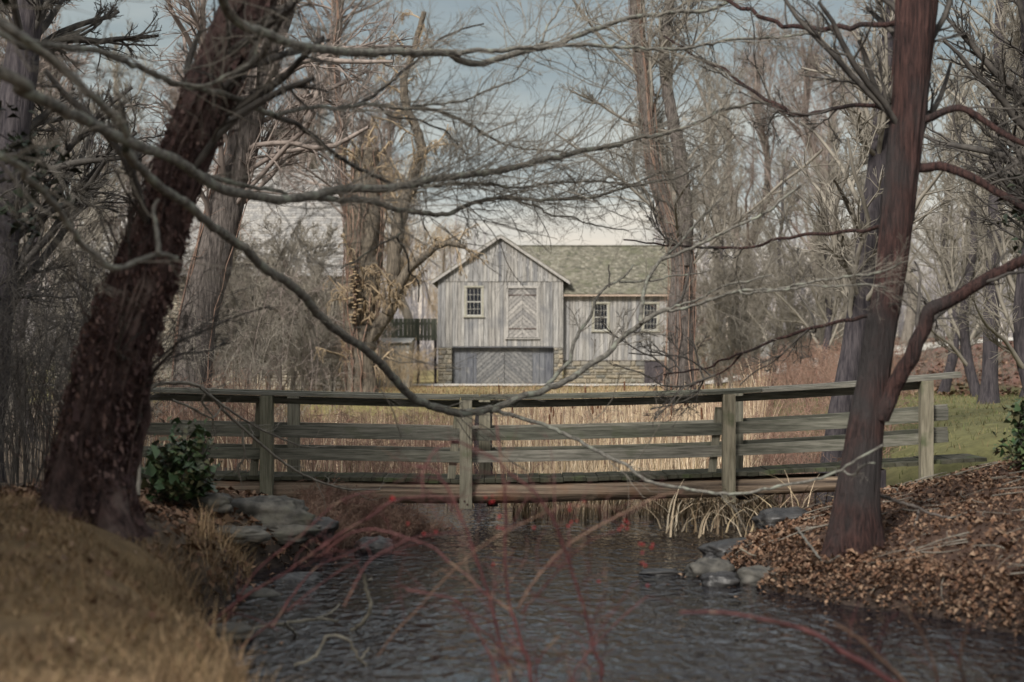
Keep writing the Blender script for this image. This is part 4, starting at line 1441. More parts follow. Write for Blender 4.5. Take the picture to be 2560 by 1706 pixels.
RT = trunk_tree('cedar_tree', 'tall red-brown trunk with a forked limb standing on the right bank', pp([(1962, 1245, 52), (1968, 1150, 47), (1986, 1000, 41), (2003, 900, 37), (2027, 750, 34), (2044, 650, 34), (2061, 500, 37), (2080, 300, 39), (2094, 150, 43), (2106, 0, 47), (2112, -150, 44), (2118, -350, 38)]), (15, 15.4),
           M['bark_cedar'], M['twig_dark'], seed=12, amp=.12, crown_k=10, crown_len=.3, lv=(5, 5, 3), rcap=.03, t0=.45, sides=64, freq=18, flare=.7,
           limbs=[(pp([(2025, 960, 0), (2055, 890, 0), (2095, 820, 0), (2138, 720, 0), (2200, 680, 0), (2280, 632, 0), (2365, 595, 0), (2500, 540, 0)]), 22, 12, (15, 14.6)),
                  ([(2310, 300), (2345, 285), (2400, 274), (2470, 310), (2560, 360), (2640, 380)], 10, 6, (15.2, 14.5)),
                  ([(2285, 420), (2350, 420), (2420, 440), (2490, 480), (2560, 515), (2640, 540)], 12, 8, (15.2, 14.6)),
                  ([(2255, 300), (2215, 272), (2170, 262), (2100, 268), (2040, 280), (1975, 285), (1930, 262)], 7, 3.5, (15.2, 16.5)),
                  ([(1975, 287), (1948, 268), (1908, 245), (1864, 214), (1814, 174), (1761, 156), (1707, 120), (1660, 90)], 5, 2.5, (16.3, 17.5)),
                  ([(2280, 60), (2239, 58), (2096, 69), (2006, 69), (1962, 62), (1895, 40), (1810, 0), (1700, -50)], 7, 4.5, (15.3, 17)),
                  ([(2190, 790), (2131, 801), (2062, 813), (1985, 835), (1928, 855), (1859, 878), (1821, 897), (1756, 922), (1660, 937)], 5, 2.2, (15.2, 17.5)),
                  ([(1859, 881), (1821, 916), (1775, 946), (1721, 969)], 2.6, 1.5, (16.7, 17)),
                  ([(2240, 560), (2160, 575), (2004, 588), (1928, 602), (1851, 621), (1757, 618), (1660, 612), (1560, 600)], 5, 2, (15.2, 18))])
trunk_tree('grey_tree', 'darker trunk leaning right just behind the red-brown trunk and the bridge rails', pp([(1898, 1150, 26), (1906, 1100, 26), (1930, 950, 27), (1952, 850, 27), (1975, 700, 27), (1998, 520, 25), (2020, 350, 22), (2040, 150, 20), (2060, -50, 18)]), (24, 24),
           M['bark_dark'], M['twig_grey'], seed=14, amp=.1, crown_k=24, crown_len=.35, lv=(8, 7, 4), rcap=.04, t0=.35)
trunk_tree('slim_tree', 'straight dark trunk on the green lawn at the right edge', pp([(2272, 950, 24), (2275, 850, 18), (2278, 700, 16), (2285, 500, 15), (2290, 300, 14), (2300, 0, 12), (2310, -200, 9)]), (36, 36),
           M['bark_dark'], M['twig_grey'], seed=16, crown_k=26, crown_len=.3, lv=(8, 7, 3), rcap=.04, t0=.3)


trunk_tree('dark_tree', 'dark bare tree filling the upper left corner', [(-60, 1150, 60), (-20, 800, 50), (10, 500, 46), (40, 250, 42), (75, 0, 36), (110, -250, 26)], (20, 20.5),
           M['bark_dark'], M['twig_dark'], seed=18, amp=.16, crown_k=34, crown_len=.34, lv=(8, 7, 4), rcap=.05, t0=.25)
trunk_tree('dark_tree', 'dark bare tree standing just outside the right edge with twigs hanging in', [(2660, 1200, 52), (2650, 900, 44), (2630, 600, 40), (2600, 250, 36), (2580, 0, 30), (2560, -250, 20)], (21, 21.5),
           M['bark_dark'], M['twig_dark'], seed=19, amp=.16, crown_k=34, crown_len=.34, lv=(8, 7, 4), rcap=.05, t0=.25)

def hemlock(H, R, zb, seed):
    root = thing('hemlock_tree', 'x', 'tree')
    pts = [(0, 0, -.3), (.05, 0, H * .3), (-.05, .05, H * .6), (0, 0, H)]
    mesh_from('trunk', *trunk_mesh(pts, [.3, .24, .16, .03], 14, .3, .1, flare=.4, seed=seed), M['bark_dark'], root, True)
    k = 90
    zz = rng.uniform(zb, H * .97, k)
    L = R * (1 - (zz - zb) / (H - zb) * .8) * rng.uniform(.75, 1.1, k)
    aa = rng.uniform(0, 6.28, k)
    st = np.stack([np.zeros(k), np.zeros(k), zz], 1)
    dr = np.stack([np.cos(aa), np.sin(aa), np.zeros(k)], 1)
    P_ = np.stack([st + dr * (L * u)[:, None] + np.array([0, 0, 1.]) * (L * (.12 * u - .38 * u * u))[:, None] for u in np.linspace(0, 1, 7)], 1)
    R_ = np.full((k, 7), .03) * np.linspace(1, .2, 7)
    T = Tubes()
    T.add(P_, R_, 4)
    c1, r1 = kids(P_, R_, 12, .36, (.6, 1.1), 5, .12, 1, wob=.1, rr=.5, rmin=.004, flat=.25, grav=.05)
    T.add(c1, r1, 3)
    T.build('limbs', M['bark_dark'], root)
    tips = c1.reshape(-1, 3)
    n = 52000
    pk = tips[rng.integers(0, len(tips), n)] + rng.normal(0, .10, (n, 3)) * np.array([1, 1, .5])
    mesh_from('crown', *leaf_arrays(pk, .095, .5), M['hemlock'], root)
    return root


hm = hemlock(15, 3.3, 2.9, 41)
hm.location = (-7.0, 12.4, gz(-7.0, 12.4))
hm['label'] = 'dark evergreen hanging its boughs into the upper left corner'  # dark corner foliage, placed also to shade the left bank
for (x_, y_, s_, lb) in ((8.9, 15.5, 1.1, 'unseen evergreen beyond the right edge, added to shade the right bank'), (-8.5, -2.5, 1.25, 'tall unseen evergreen behind the viewpoint at left, added to shade the left bank'), (-2.6, -5.5, 1.35, 'tall unseen evergreen straight behind the viewpoint, added to shade the near water'),  # out-of-view copies, added to cut sun and sky light on the near banks
                         (6.5, -2.0, 1.2, 'tall unseen evergreen behind the viewpoint at right, added to shade the foreground'), (-7.4, 4.0, 1.1, 'unseen evergreen beside the viewpoint, added to shade the left bank')):
    r_ = hm.copy()
    COL.objects.link(r_)
    for ch in list(hm.children):
        c_ = ch.copy()
        COL.objects.link(c_)
        c_.parent = r_
    r_.location = (x_, y_, gz(x_, y_))
    r_.rotation_euler = (0, 0, rng.uniform(0, 6))
    r_.scale = (s_, s_, s_)
    r_['label'] = lb

# ---- background trees: a few kinds, each copied with its parts
def make_proto(name, H, m, tw, seed, willow=False, fine=.006, k1=16, lv=(9, 8, 5), spread=.42, bare=.25):
    root = thing(name, 'x', 'tree', (0, 0, 0))
    pts = [(0, 0, -.3)]
    a = 0.0
    for k in range(1, 7):
        a += rng.normal(0, .022) * H
        pts.append((a, rng.normal(0, .018) * H, H * .75 * k / 6))
    rr = list(np.linspace(H * .014, H * .004, len(pts)))
    mesh_from('trunk', *trunk_mesh(pts, rr, 10, .4, .12, flare=.4, seed=seed), m, root, True)
    T = Tubes()
    p, r = resample(pts, rr, .5)
    q, rq = even(p, r, 24)
    c1, r1 = kids(q[None], rq[None], k1, spread, (.35, .85), 9, bare, 1, up=.35, trop=.06, wob=.13, rr=.45, rmin=.02, tip=.25)
    T.add(c1, r1, 5)
    c2, r2_ = kids(c1, r1, lv[0], .45, (.4, .9), 7, .15, 1, up=.12, trop=.03, wob=.16, rr=.5, rmin=.014, tip=.4)
    T.add(c2, r2_, 4)
    if willow:
        c3, r3_ = kids(c2, r2_, lv[1], .9, (.4, 1.0), 8, .1, 1, wob=.10, rr=.5, rmin=fine * 1.2, tip=.6, grav=.16, lmin=1.0, lmax=3.2)
        T.add(c3, r3_, 3)
        c4, r4_ = kids(c3, r3_, lv[2], .6, (.2, .6), 6, .1, 1, wob=.10, rr=.8, rmin=fine, tip=.7, grav=.22, lmin=.6, lmax=2.5)
        T.add(c4, r4_, 3)
    else:
        c3, r3_ = kids(c2, r2_, lv[1], .5, (.4, .9), 5, .15, 1, up=.08, trop=.02, wob=.16, rr=.6, rmin=fine * 1.4, tip=.5)
        T.add(c3, r3_, 3)
        c4, r4_ = kids(c3, r3_, lv[2], .55, (.4, .9), 4, .15, 1, up=.05, wob=.16, rr=.65, rmin=fine, tip=.6)
        T.add(c4, r4_, 3)
    T.build('crown', tw, root)
    return root


protoset = {
    'oak': make_proto('bare_tree', 20, M['bark_far'], M['twig_purple'], 21, k1=18, fine=.009),
    'ash': make_proto('bare_tree', 20, M['bark_far'], M['twig_grey'], 22, k1=20, spread=.36, fine=.008),
    'willow': make_proto('willow_tree', 16, M['bark_willow'], M['twig_orange'], 23, willow=True, k1=13, lv=(6, 7, 3), fine=.006),
    'thin': make_proto('bare_tree', 11, M['bark_dark'], M['twig_grey'], 24, k1=22, spread=.45, fine=.006, bare=.12),
    'brush': make_proto('young_tree', 6, M['bark_far'], M['twig_grey'], 25, k1=30, spread=.55, fine=.005, bare=.05),
    'purple': make_proto('bare_tree', 15, M['bark_far'], M['twig_purple'], 26, k1=24, spread=.42, fine=.007, lv=(9, 9, 5)),
}
used = set()


def plant(kind, px, Y, s=1.0, label='', group=None, rot=None):
    p0 = protoset[kind]
    if kind in used:
        r = p0.copy()
        COL.objects.link(r)
        for ch in list(p0.children):
            c_ = ch.copy()
            COL.objects.link(c_)
            c_.parent = r
    else:
        used.add(kind)
        r = p0
    x_ = (px - 1280) / FPX * Y
    r.location = (x_, Y, gz(x_, Y))
    r.rotation_euler = (0, 0, random.uniform(0, 6.28) if rot is None else rot)
    r.scale = (s, s, s)
    tag(r, label, 'tree', group)
    return r


gm = 'bare trees behind the stone mill'
for px, Y, s, k in ((90, 84, 1.0, 'oak'), (260, 80, 1.05, 'ash'), (430, 90, 1.1, 'oak'), (590, 96, .95, 'purple'), (700, 84, 1.15, 'purple'), (820, 92, 1.15, 'oak'), (930, 88, 1.2, 'purple'), (1010, 98, 1.1, 'oak'), (760, 104, 1.2, 'ash'), (350, 110, 1.2, 'purple'), (180, 105, 1.2, 'oak')):
    plant(k, px, Y, s, 'bare purplish tree rising behind the stone mill roof', gm)
plant('willow', 1000, 80, .8, 'orange-twigged willow behind the left slope of the barn gable')
plant('willow', 1115, 92, .62, 'farther orange-twigged willow behind the barn gable peak')
plant('willow', 905, 78, .7, 'orange-twigged willow behind the right end of the mill')
gr_ = 'bare trees beyond the barn wing on the right'
for px, Y, s, k in ((1690, 96, .95, 'ash'), (1780, 88, 1.05, 'ash'), (1880, 100, 1.2, 'oak'), (2050, 92, 1.15, 'oak'), (2260, 98, 1.25, 'oak'), (2480, 76, 1.05, 'ash'), (2560, 95, 1.2, 'oak'), (1830, 115, 1.2, 'ash'), (2110, 118, 1.3, 'oak')):
    plant(k, px, Y, s, 'bare grey tree in the wood beyond the barn wing', gr_)
gt = 'thin dark trees at the right side'
for px, Y, s in ((1800, 66, .9), (1930, 60, .95), (2040, 52, .95), (2190, 56, 1.1), (2350, 50, 1.1), (2450, 44, 1.0), (2560, 40, 1.0), (2600, 30, .9)):
    plant('thin', px, Y, s, 'thin dark bare tree on the leafy slope at the right', gt)
gb = 'young brushy trees right of the barn'
for px, Y, s in ((1760, 62, .85), (1830, 57, .9), (1890, 64, 1.0), (1970, 56, .9), (2050, 60, 1.0), (1860, 48, .7), (2150, 66, 1.0), (1700, 58, .55)):
    plant('brush', px, Y, s, 'young brushy tree with grey twigs right of the barn wing', gb)
for px, Y, s in ((585, 52, .75), (640, 47, .7), (700, 55, .85), (755, 50, .7), (810, 56, .8), (520, 46, .8), (670, 58, 1.0), (730, 53, 1.05), (615, 57, 1.0), (830, 52, .7), (775, 58, 1.1), (560, 56, 1.1)):
    plant('brush', px, Y, s, 'young brushy tree with grey twigs before the mill wall', 'young brushy trees before the mill')
gl = 'bare trees crowding the left edge'
for px, Y, s, k in ((-60, 34, .9, 'thin'), (40, 40, 1.0, 'purple'), (150, 46, .9, 'purple'), (-20, 24, .7, 'purple'), (90, 30, .9, 'thin'), (230, 36, .8, 'thin'), (330, 46, .6, 'purple')):
    plant(k, px, Y, s, 'bare dark tree in the thicket left of the mill wall', gl)
for k in protoset:
    assert k in used, k

# far wood: trunks and twigs that read as one grey mass along the horizon
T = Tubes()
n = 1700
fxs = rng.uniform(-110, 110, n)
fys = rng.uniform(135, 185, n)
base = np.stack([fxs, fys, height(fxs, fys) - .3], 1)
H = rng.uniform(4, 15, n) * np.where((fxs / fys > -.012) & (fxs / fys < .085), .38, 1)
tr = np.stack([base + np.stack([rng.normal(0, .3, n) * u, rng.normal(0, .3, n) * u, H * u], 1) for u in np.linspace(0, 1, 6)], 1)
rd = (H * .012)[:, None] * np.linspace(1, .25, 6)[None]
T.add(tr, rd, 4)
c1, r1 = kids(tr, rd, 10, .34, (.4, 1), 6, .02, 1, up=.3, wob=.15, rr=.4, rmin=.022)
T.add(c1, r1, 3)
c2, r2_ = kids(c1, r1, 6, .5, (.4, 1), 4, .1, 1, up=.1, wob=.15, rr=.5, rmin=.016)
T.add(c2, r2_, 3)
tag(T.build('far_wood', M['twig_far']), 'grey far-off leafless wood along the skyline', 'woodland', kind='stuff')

# ------------------------------------------------------------------ brush, reeds, grass, leaves
def brush(n, cond_box, cond, h, lean, spread, m, name, label, k=(5, 4), fine=.0025, r0=.005):
    pos = sample(n, *cond_box, cond)
    pos[:, 2] -= .05
    hh = rng.uniform(h[0], h[1], n)
    yaw = rng.uniform(0, 6.28, n)
    ln = rng.uniform(lean[0], lean[1], n)
    pts = []
    for u in np.linspace(0, 1, 7):
        arch = np.sin(u * np.pi * .62)
        pts.append(pos + np.stack([np.cos(yaw) * ln * hh * u ** 1.5, np.sin(yaw) * ln * hh * u ** 1.5, hh * arch * np.sqrt(np.maximum(.1, 1 - .4 * ln))], 1) + rng.normal(0, spread * u, (n, 3)))
    p = np.stack(pts, 1)
    r = np.full((n, 1), r0) * np.linspace(1, .4, 7)[None] * rng.uniform(.6, 1.3, (n, 1))
    T = Tubes()
    T.add(p, r, 3)
    c1, r1 = kids(p, r, k[0], .35, (.4, 1.1), 5, .15, 1, up=.1, wob=.25, rr=.6, rmin=fine * 1.2)
    T.add(c1, r1, 3)
    if k[1]:
        c2, r2_ = kids(c1, r1, k[1], .5, (.4, 1.1), 4, .1, 1, wob=.25, rr=.7, rmin=fine)
        T.add(c2, r2_, 3)
    o = T.build(name, m)
    return tag(o, label, 'undergrowth', kind='stuff')


inwater = lambda a, b_: height(a, b_) > .02
brush(1100, (-6.5, .3, 21.8, 42), lambda a, b_: (a < -.6 + .5 * rng.normal(0, 1, len(a))), (.7, 1.5), (.1, .8), .05, M['twig_red'], 'brush', 'tangled reddish-brown bramble brush behind the left half of the bridge', (6, 4), .003, .006)
brush(900, (-2.6, .4, 17.6, 20.0), lambda a, b_: (height(a, b_) > -.15) & (height(a, b_) < .30), (.12, .36), (.4, 1.1), .05, M['twig_red'], 'dry_brush', 'dry brown brush hanging over the bank under the bridge', (6, 4), .0025, .004)
brush(150, (-14, -4.6, 22, 52), None, (1.0, 2.8), (.1, .6), .1, M['twig_grey'], 'thicket', 'tall brown thicket in front of the stone mill wall', (8, 5), .004, .010)
brush(170, (-10.5, -4.6, 44, 60), None, (1.0, 4.2), (.1, .6), .12, M['twig_purple'], 'thicket', 'red-brown brush climbing before the mill wall left of the broken willow', (8, 5), .005, .010)
brush(520, (-9, -3.6, 13.5, 26), lambda a, b_: a < -3.9 - .2 * (b_ - 16), (.7, 3.2), (.15, .8), .08, M['twig_dark'], 'thicket', 'dark bare undergrowth behind the leaning trunk', (7, 4), .003, .008)
brush(900, (3.5, 12.5, 23, 48), lambda a, b_: (a / b_ < .238) & (a / b_ > .11), (.7, 1.7), (.2, .9), .06, M['twig_red'], 'dry_brush', 'reddish dead brush behind the right half of the bridge', (6, 4), .0035, .006)
brush(260, (7.0, 20, 52, 70), lambda a, b_: np.abs(b_ - 69.3 - np.maximum(0, a - 7) * .9) > 2.5, (.6, 2.2), (.2, .8), .08, M['twig_grey'], 'dry_brush', 'grey leafless scrub by the low stone wall', (7, 4), .005, .008)
brush(120, (-6.2, -3.6, 58, 69), None, (.6, 1.9), (.2, .8), .08, M['twig_orange'], 'dry_brush', 'orange weeds in front of the shed and the barn corner', (7, 4), .005, .007)

brush(420, (0, 8, 25, 44), lambda a, b_: a < 3.1 + .17 * (b_ - 21), (.9, 1.75), (.1, .7), .05, M['twig_red'], 'brush', 'rusty brush mixed through the reed bed behind the bridge', (6, 4), .0035, .006)
# dry cattail reeds
dark_gap = lambda a, b_: ~((np.abs(a - (b_ * (1205 - 1280) / FPX)) < .028 * b_ / 4) & (b_ < 34))
n = 6500
pos = sample(n, -1.2, 8.5, 22.6, 44, lambda a, b_: (a > -.5 + .5 * rng.normal(0, 1, len(a))) & dark_gap(a, b_) & (a < 3.1 + .17 * (b_ - 21)))
pos[:, 2] = np.minimum(pos[:, 2], .3) - .02
hh = rng.uniform(.9, 1.95, n)
a1 = blade_arrays(pos, hh, rng.uniform(.012, .034, n), np.abs(rng.normal(0, .2, n)), seg=4)
n = 2200
pos = sample(n, -1.2, 6.5, 22.2, 40, lambda a, b_: (a > -.3 + .4 * rng.normal(0, 1, len(a))) & dark_gap(a, b_) & (a < 2.8 + .17 * (b_ - 21)))
pos[:, 2] = np.minimum(pos[:, 2], .1) - .02
a2 = blade_arrays(pos, rng.uniform(.5, 1.3, n), rng.uniform(.014, .034, n), rng.uniform(.3, .95, n), seg=4)
n = 2200
pos = sample(n, -7, .3, 22.4, 42)
pos[:, 2] = np.minimum(pos[:, 2], .3) - .02
a5 = blade_arrays(pos, rng.uniform(.5, 1.6, n), rng.uniform(.010, .026, n), np.abs(rng.normal(0, .3, n)), seg=4)
n = 1100     # broken stalks trailing in the water along the edge
pos = sample(n, .0, 4.0, 20.9, 23.2, lambda a, b_: a < 3.6)
pos[:, 2] = -.03
a3 = blade_arrays(pos, rng.uniform(.3, .8, n), rng.uniform(.012, .026, n), rng.uniform(.1, 1.0, n), seg=4)
n = 260
pos = sample(n, 1.8, 4.0, 18.6, 22)
pos[:, 2] = np.maximum(pos[:, 2], 0) + .02
a4 = blade_arrays(pos, rng.uniform(.3, .9, n), rng.uniform(.014, .03, n), rng.uniform(.75, 1.15, n), seg=4)
tag(mesh_from('reeds', *join([a1, a2, a3, a4, a5]), M['reed']), 'dry straw-coloured reeds standing in the marsh behind the bridge', 'reeds', kind='stuff')
# cattails one can pick out
proto_ct = None
for k in range(46):
    px_ = random.uniform(1240, 1830)
    Yc = random.uniform(23.5, 36)
    x_ = (px_ - 1280) / FPX * Yc
    if proto_ct is None:
        r = thing('cattail', 'brown cattail head on a tall stalk among the dry reeds', 'cattail', (0, 0, 0), 'cattails among the reeds')
        T = Tubes()
        T.add([(0, 0, 0), (.01, 0, .5), (.025, 0, 1.0), (.03, .01, 1.5), (.035, .01, 1.78)], [.006, .006, .005, .004, .002], 5)
        T.build('stalk', M['reed'], r)
        T = Tubes()
        T.add([(.0285, .008, 1.40), (.029, .0085, 1.415), (.03, .009, 1.48), (.031, .01, 1.56), (.032, .01, 1.60), (.0325, .01, 1.615)], [.004, .015, .018, .018, .014, .004], 8)
        T.build('head', M['cattail'], r)
        proto_ct = r
    else:
        r = proto_ct.copy()
        COL.objects.link(r)
        for ch in proto_ct.children:
            c_ = ch.copy()
            COL.objects.link(c_)
            c_.parent = r
    r.location = (x_, Yc, random.uniform(-.12, .02))
    s = random.uniform(.78, 1.0)
    r.scale = (s, s, s)
    r.rotation_euler = (random.uniform(-.07, .07), random.uniform(-.07, .07), random.uniform(0, 6.28))
# dark stump shape standing in for a shadowed hollow in the reeds
sp = P(1207, 1100, 25)
st_ = thing('stump', 'black upright shape standing in for a shadowed hollow in the dry reeds', 'stump', (sp[0], 25, 0))
mesh_from('trunk', *trunk_mesh([(sp[0], 25, -.3), (sp[0], 25.02, .5), (sp[0] + .02, 25, 1.35)], [.16, .14, .12], 14, .1, .2, flare=.2, seed=30), M['bark_dark'], st_, True)

# grassy mound on the left bank
onland = lambda a, b_: height(a, b_) > .12
n = 42000
pos = sample(n, -6.5, -.8, 5.5, 12.8, lambda a, b_: (height(a, b_) > .25) & (np.sin(a * 3.1 + b_ * 1.2) * np.sin(b_ * 2.7 - a * 1.9) + .35 * np.sin(a * 9) * np.sin(b_ * 8) < .45 + .3 * rng.random(len(a))))
a1 = blade_arrays(pos, rng.uniform(.03, .13, n), rng.uniform(.004, .010, n), rng.uniform(.6, 1.3, n), seg=3)
tag(mesh_from('dry_grass', *a1, M['straw']), 'matted tawny dry grass on the left bank', 'grass', kind='stuff')
n = 1500
pos = sample(n, -6.0, -.9, 6, 12.8, lambda a, b_: height(a, b_) > .2)
pos[:, 2] += rng.uniform(.01, .05, n)
tag(mesh_from('fallen_leaves', *leaf_arrays(pos, .042, .6), M['litter']), 'scattered brown leaves caught in the dry grass at the left', 'leaves', kind='stuff')
n = 2400
pos = sample(n, -3.2, -1.0, 7, 15.8, lambda a, b_: (height(a, b_) > .0) & (height(a, b_) < .5))
a1 = blade_arrays(pos, rng.uniform(.1, .38, n), rng.uniform(.004, .010, n), rng.uniform(.3, 1.1, n), seg=3)
tag(mesh_from('bank_weeds', *a1, M['straw']), 'ragged pale weeds overhanging the left water edge', 'weeds', kind='stuff')
# lawn, right
n = 16000
pos = sample(n, 5.0, 22, 20.5, 55, lambda a, b_: (height(a, b_) > .3) & (a / b_ > .22))
a1 = blade_arrays(pos, rng.uniform(.05, .13, n), rng.uniform(.008, .02, n), rng.uniform(.3, 1.0, n), seg=2)
tag(mesh_from('lawn_grass', *a1, M['lawn']), 'mossy green and tan lawn beyond the right end of the bridge', 'grass', kind='stuff')
n = 9000
pos = sample(n, -9, 12, 47, 67, None)
a1 = blade_arrays(pos, rng.uniform(.06, .22, n), rng.uniform(.012, .03, n), rng.uniform(.3, 1.0, n), seg=2)
tag(mesh_from('meadow_grass', *a1, M['straw']), 'yellowed short grass in front of the barn', 'grass', kind='stuff')
# fallen leaves
n = 44000
pos = sample(n, 1.6, 8.5, 9.5, 21.5, lambda a, b_: (height(a, b_) > -.01) & (np.sin(a * 2.3 + b_) * np.sin(b_ * 1.9 - a) + .5 * np.sin(a * 6.1) * np.sin(b_ * 5.3) < .7 + .6 * rng.random(len(a))))
pos[:, 2] += rng.uniform(.004, .05, n) + .07 * (pos[:, 2] < .25)
pos2 = sample(9000, 1.6, 8.5, 9.5, 19, lambda a, b_: (height(a, b_) > -.03) & (height(a, b_) < .32))
pos2[:, 2] += rng.uniform(.02, .08, 9000)
a1 = leaf_arrays(np.concatenate([pos, pos2]), .040, .5)
T = Tubes()
pk = sample(420, 1.6, 8.0, 9.8, 21, lambda a, b_: height(a, b_) > .05)
yw = rng.uniform(0, 6.28, 420)
ln = rng.uniform(.08, .55, 420)
sx_ = np.stack([pk + np.stack([np.cos(yw + .3 * u) * ln * u, np.sin(yw + .3 * u) * ln * u, .02 + .05 * u * ln], 1) for u in np.linspace(0, 1, 4)], 1)
sx_[:, :, 2] = height(sx_[:, :, 0], sx_[:, :, 1]) + .03 + rng.uniform(0, .06, (420, 1))
T.add(sx_, rng.uniform(.003, .009, (420, 1)) * np.linspace(1, .5, 4)[None], 4)
tag(T.build('twig_litter', M['twig']), 'fallen twigs scattered over the leaves of the right bank', 'twigs', kind='stuff')
tag(mesh_from('fallen_leaves', *a1, M['litter']), 'carpet of red-brown fallen leaves on the right bank', 'leaves', kind='stuff')
n = 9000
pos = sample(n, -5.5, -1.2, 12.2, 20, lambda a, b_: height(a, b_) > .0)
pos[:, 2] += rng.uniform(.004, .04, n)
tag(mesh_from('fallen_leaves', *leaf_arrays(pos, .07, .45), M['litter']), 'brown fallen leaves around the long grey rock on the left bank', 'leaves', kind='stuff')
n = 9000
pos = sample(n, 7, 40, 44, 110, lambda a, b_: (a > .2 * b_ - 2) & (np.abs(b_ - 77 - np.maximum(0, a - 15) * 1.6) > 3))
pos[:, 2] += rng.uniform(.01, .05, n)
tag(mesh_from('fallen_leaves', *leaf_arrays(pos, .22, .35), M['litter']), 'rusty leaf cover on the far slope at the right', 'leaves', kind='stuff')


pos = sample(260, -2.6, 4.5, 10.5, 20.5, lambda a, b_: (height(a, b_) < -.05) & (height(a, b_) > -.40 + .12 * rng.random(len(a))))
pos[:, 2] = .008
tag(mesh_from('floating_leaves', *leaf_arrays(pos, .05, .05), M['litter']), 'brown leaves floating near the edges of the stream', 'leaves', kind='stuff')

# ------------------------------------------------------------------ evergreen shrubs
def shrub(label, px, py, Y, w_, h_, n, seed):
    x_, y_, z_ = P(px, py, Y)
    z_ = gz(x_, y_)
    root = thing('evergreen_shrub', label, 'shrub', (x_, y_, z_))
    k = 40
    dirs = rng.normal(0, 1, (k, 3))
    dirs[:, 2] = np.abs(dirs[:, 2]) + .3
    dirs /= np.linalg.norm(dirs, axis=1, keepdims=True)
    ends = np.array([x_, y_, z_ + .1]) + dirs * np.array([w_, w_, h_]) * rng.uniform(.45, 1.0, (k, 1))
    T = Tubes()
    st = np.tile(np.array([x_, y_, z_ - .05]), (k, 1))
    pts = np.stack([st + (ends - st) * u + rng.normal(0, .03 * u, (k, 3)) for u in np.linspace(0, 1, 6)], 1)
    T.add(pts, np.full((k, 6), .009) * np.linspace(1, .4, 6), 4)
    c1, r1 = kids(pts, np.full((k, 6), .006), 7, .4, (.4, 1), 4, .35, 1, up=.1, wob=.2, rr=.7, rmin=.003)
    T.add(c1, r1, 3)
    T.build('stem', M['bark_brown'], root)
    tips = np.concatenate([c1[:, -1], c1[:, -2]])
    pick = tips[rng.integers(0, len(tips), n)] + rng.normal(0, .045, (n, 3))
    v, f = leaf_arrays(pick, .078, .6)
    mesh_from('foliage', v, f, M['evergreen'], root)
    return root


shrub('glossy dark green rhododendron beside the leaning trunk on the left bank', 452, 1235, 16.2, .46, .68, 1900, 1)
shrub('dark green shrub cut off by the right edge of the picture', 2590, 1230, 17.5, .42, .75, 1500, 2)
shrub('tiny green sprig of leaves behind the left end of the handrail', 505, 1120, 19.2, .12, .95, 90, 3)


# ------------------------------------------------------------------ brambles in front of the water
def bramble(label, stems, Y, base, mats, hips=(), twigk=1.0, dy=.5, group=None):
    x_, y_, z_ = P(base[0], base[1], Y)
    root = thing('bramble', label, 'bramble', (x_, y_, gz(x_, y_)))
    spr = Tubes()
    for i, (st, r0, r1) in enumerate(stems):
        yy = (Y + rng.uniform(-.15, .15), Y + rng.uniform(-dy, dy))
        a, b_ = paths(fill_r(st, r0 * .62, r1 * .62), yy)
        if st[0][1] > 1690:
            bx_, by_ = x_ + (a[0][0] - x_) * .35, y_ + (a[0][1] - y_) * .35
            a = [(bx_, by_, gz(bx_, by_) - .04)] + a
            b_ = [b_[0] * 1.1] + b_
        p, r = resample(a, b_, .035, .0015)
        r = r * (1 + .22 * (rng.random(len(r)) > .86))
        T = Tubes()
        T.add(p, r, 6)
        T.build('cane', M[mats[i % len(mats)]], root)
        q, rq = even(p, r, 24)
        L = np.linalg.norm(np.diff(p, axis=0), axis=1).sum()
        # thorns and side shoots
        k, kr = kids(q[None], rq[None], max(3, int(L * 16)), .02, (.9, 1.4), 2, .05, 1, wob=.05, rr=.6, rmin=.0016, tip=.1, lmin=.012, lmax=.02)
        spr.add(k, kr, 3)
        c1, r1_ = kids(q[None], rq[None], max(2, int(L * 6.5 * twigk)), .25, (.5, 1.1), 6, .1, 1, up=.12, wob=.2, rr=.5, rmin=.0018, tip=.4, lmin=.12, lmax=.55)
        spr.add(c1, np.minimum(r1_, .003), 4)
        c2, r2_ = kids(c1, np.minimum(r1_, .003), 3, .45, (.5, 1.1), 4, .1, 1, wob=.2, rr=.7, rmin=.0012, lmin=.05)
        spr.add(c2, r2_, 3)
    spr.build('twig_sprays', M['cane'], root)
    mesh_h = None
    for (hx_, hy_) in hips:
        c_ = np.array(P(hx_, hy_, Y + rng.uniform(-.3, .3)))
        if mesh_h is None:
            T = Tubes()
            zz = np.linspace(0, math.pi, 8)
            T.add([(0, 0, -.0085 * math.cos(u)) for u in zz], [max(.0002, .006 * math.sin(u)) for u in zz], 8)
            o = T.build('rose_hip', M['hip'], root)
            mesh_h = o
        else:
            o = mesh_h.copy()
            COL.objects.link(o)
            o.parent = root
        o.location = c_ - np.array(root.location)
    return root


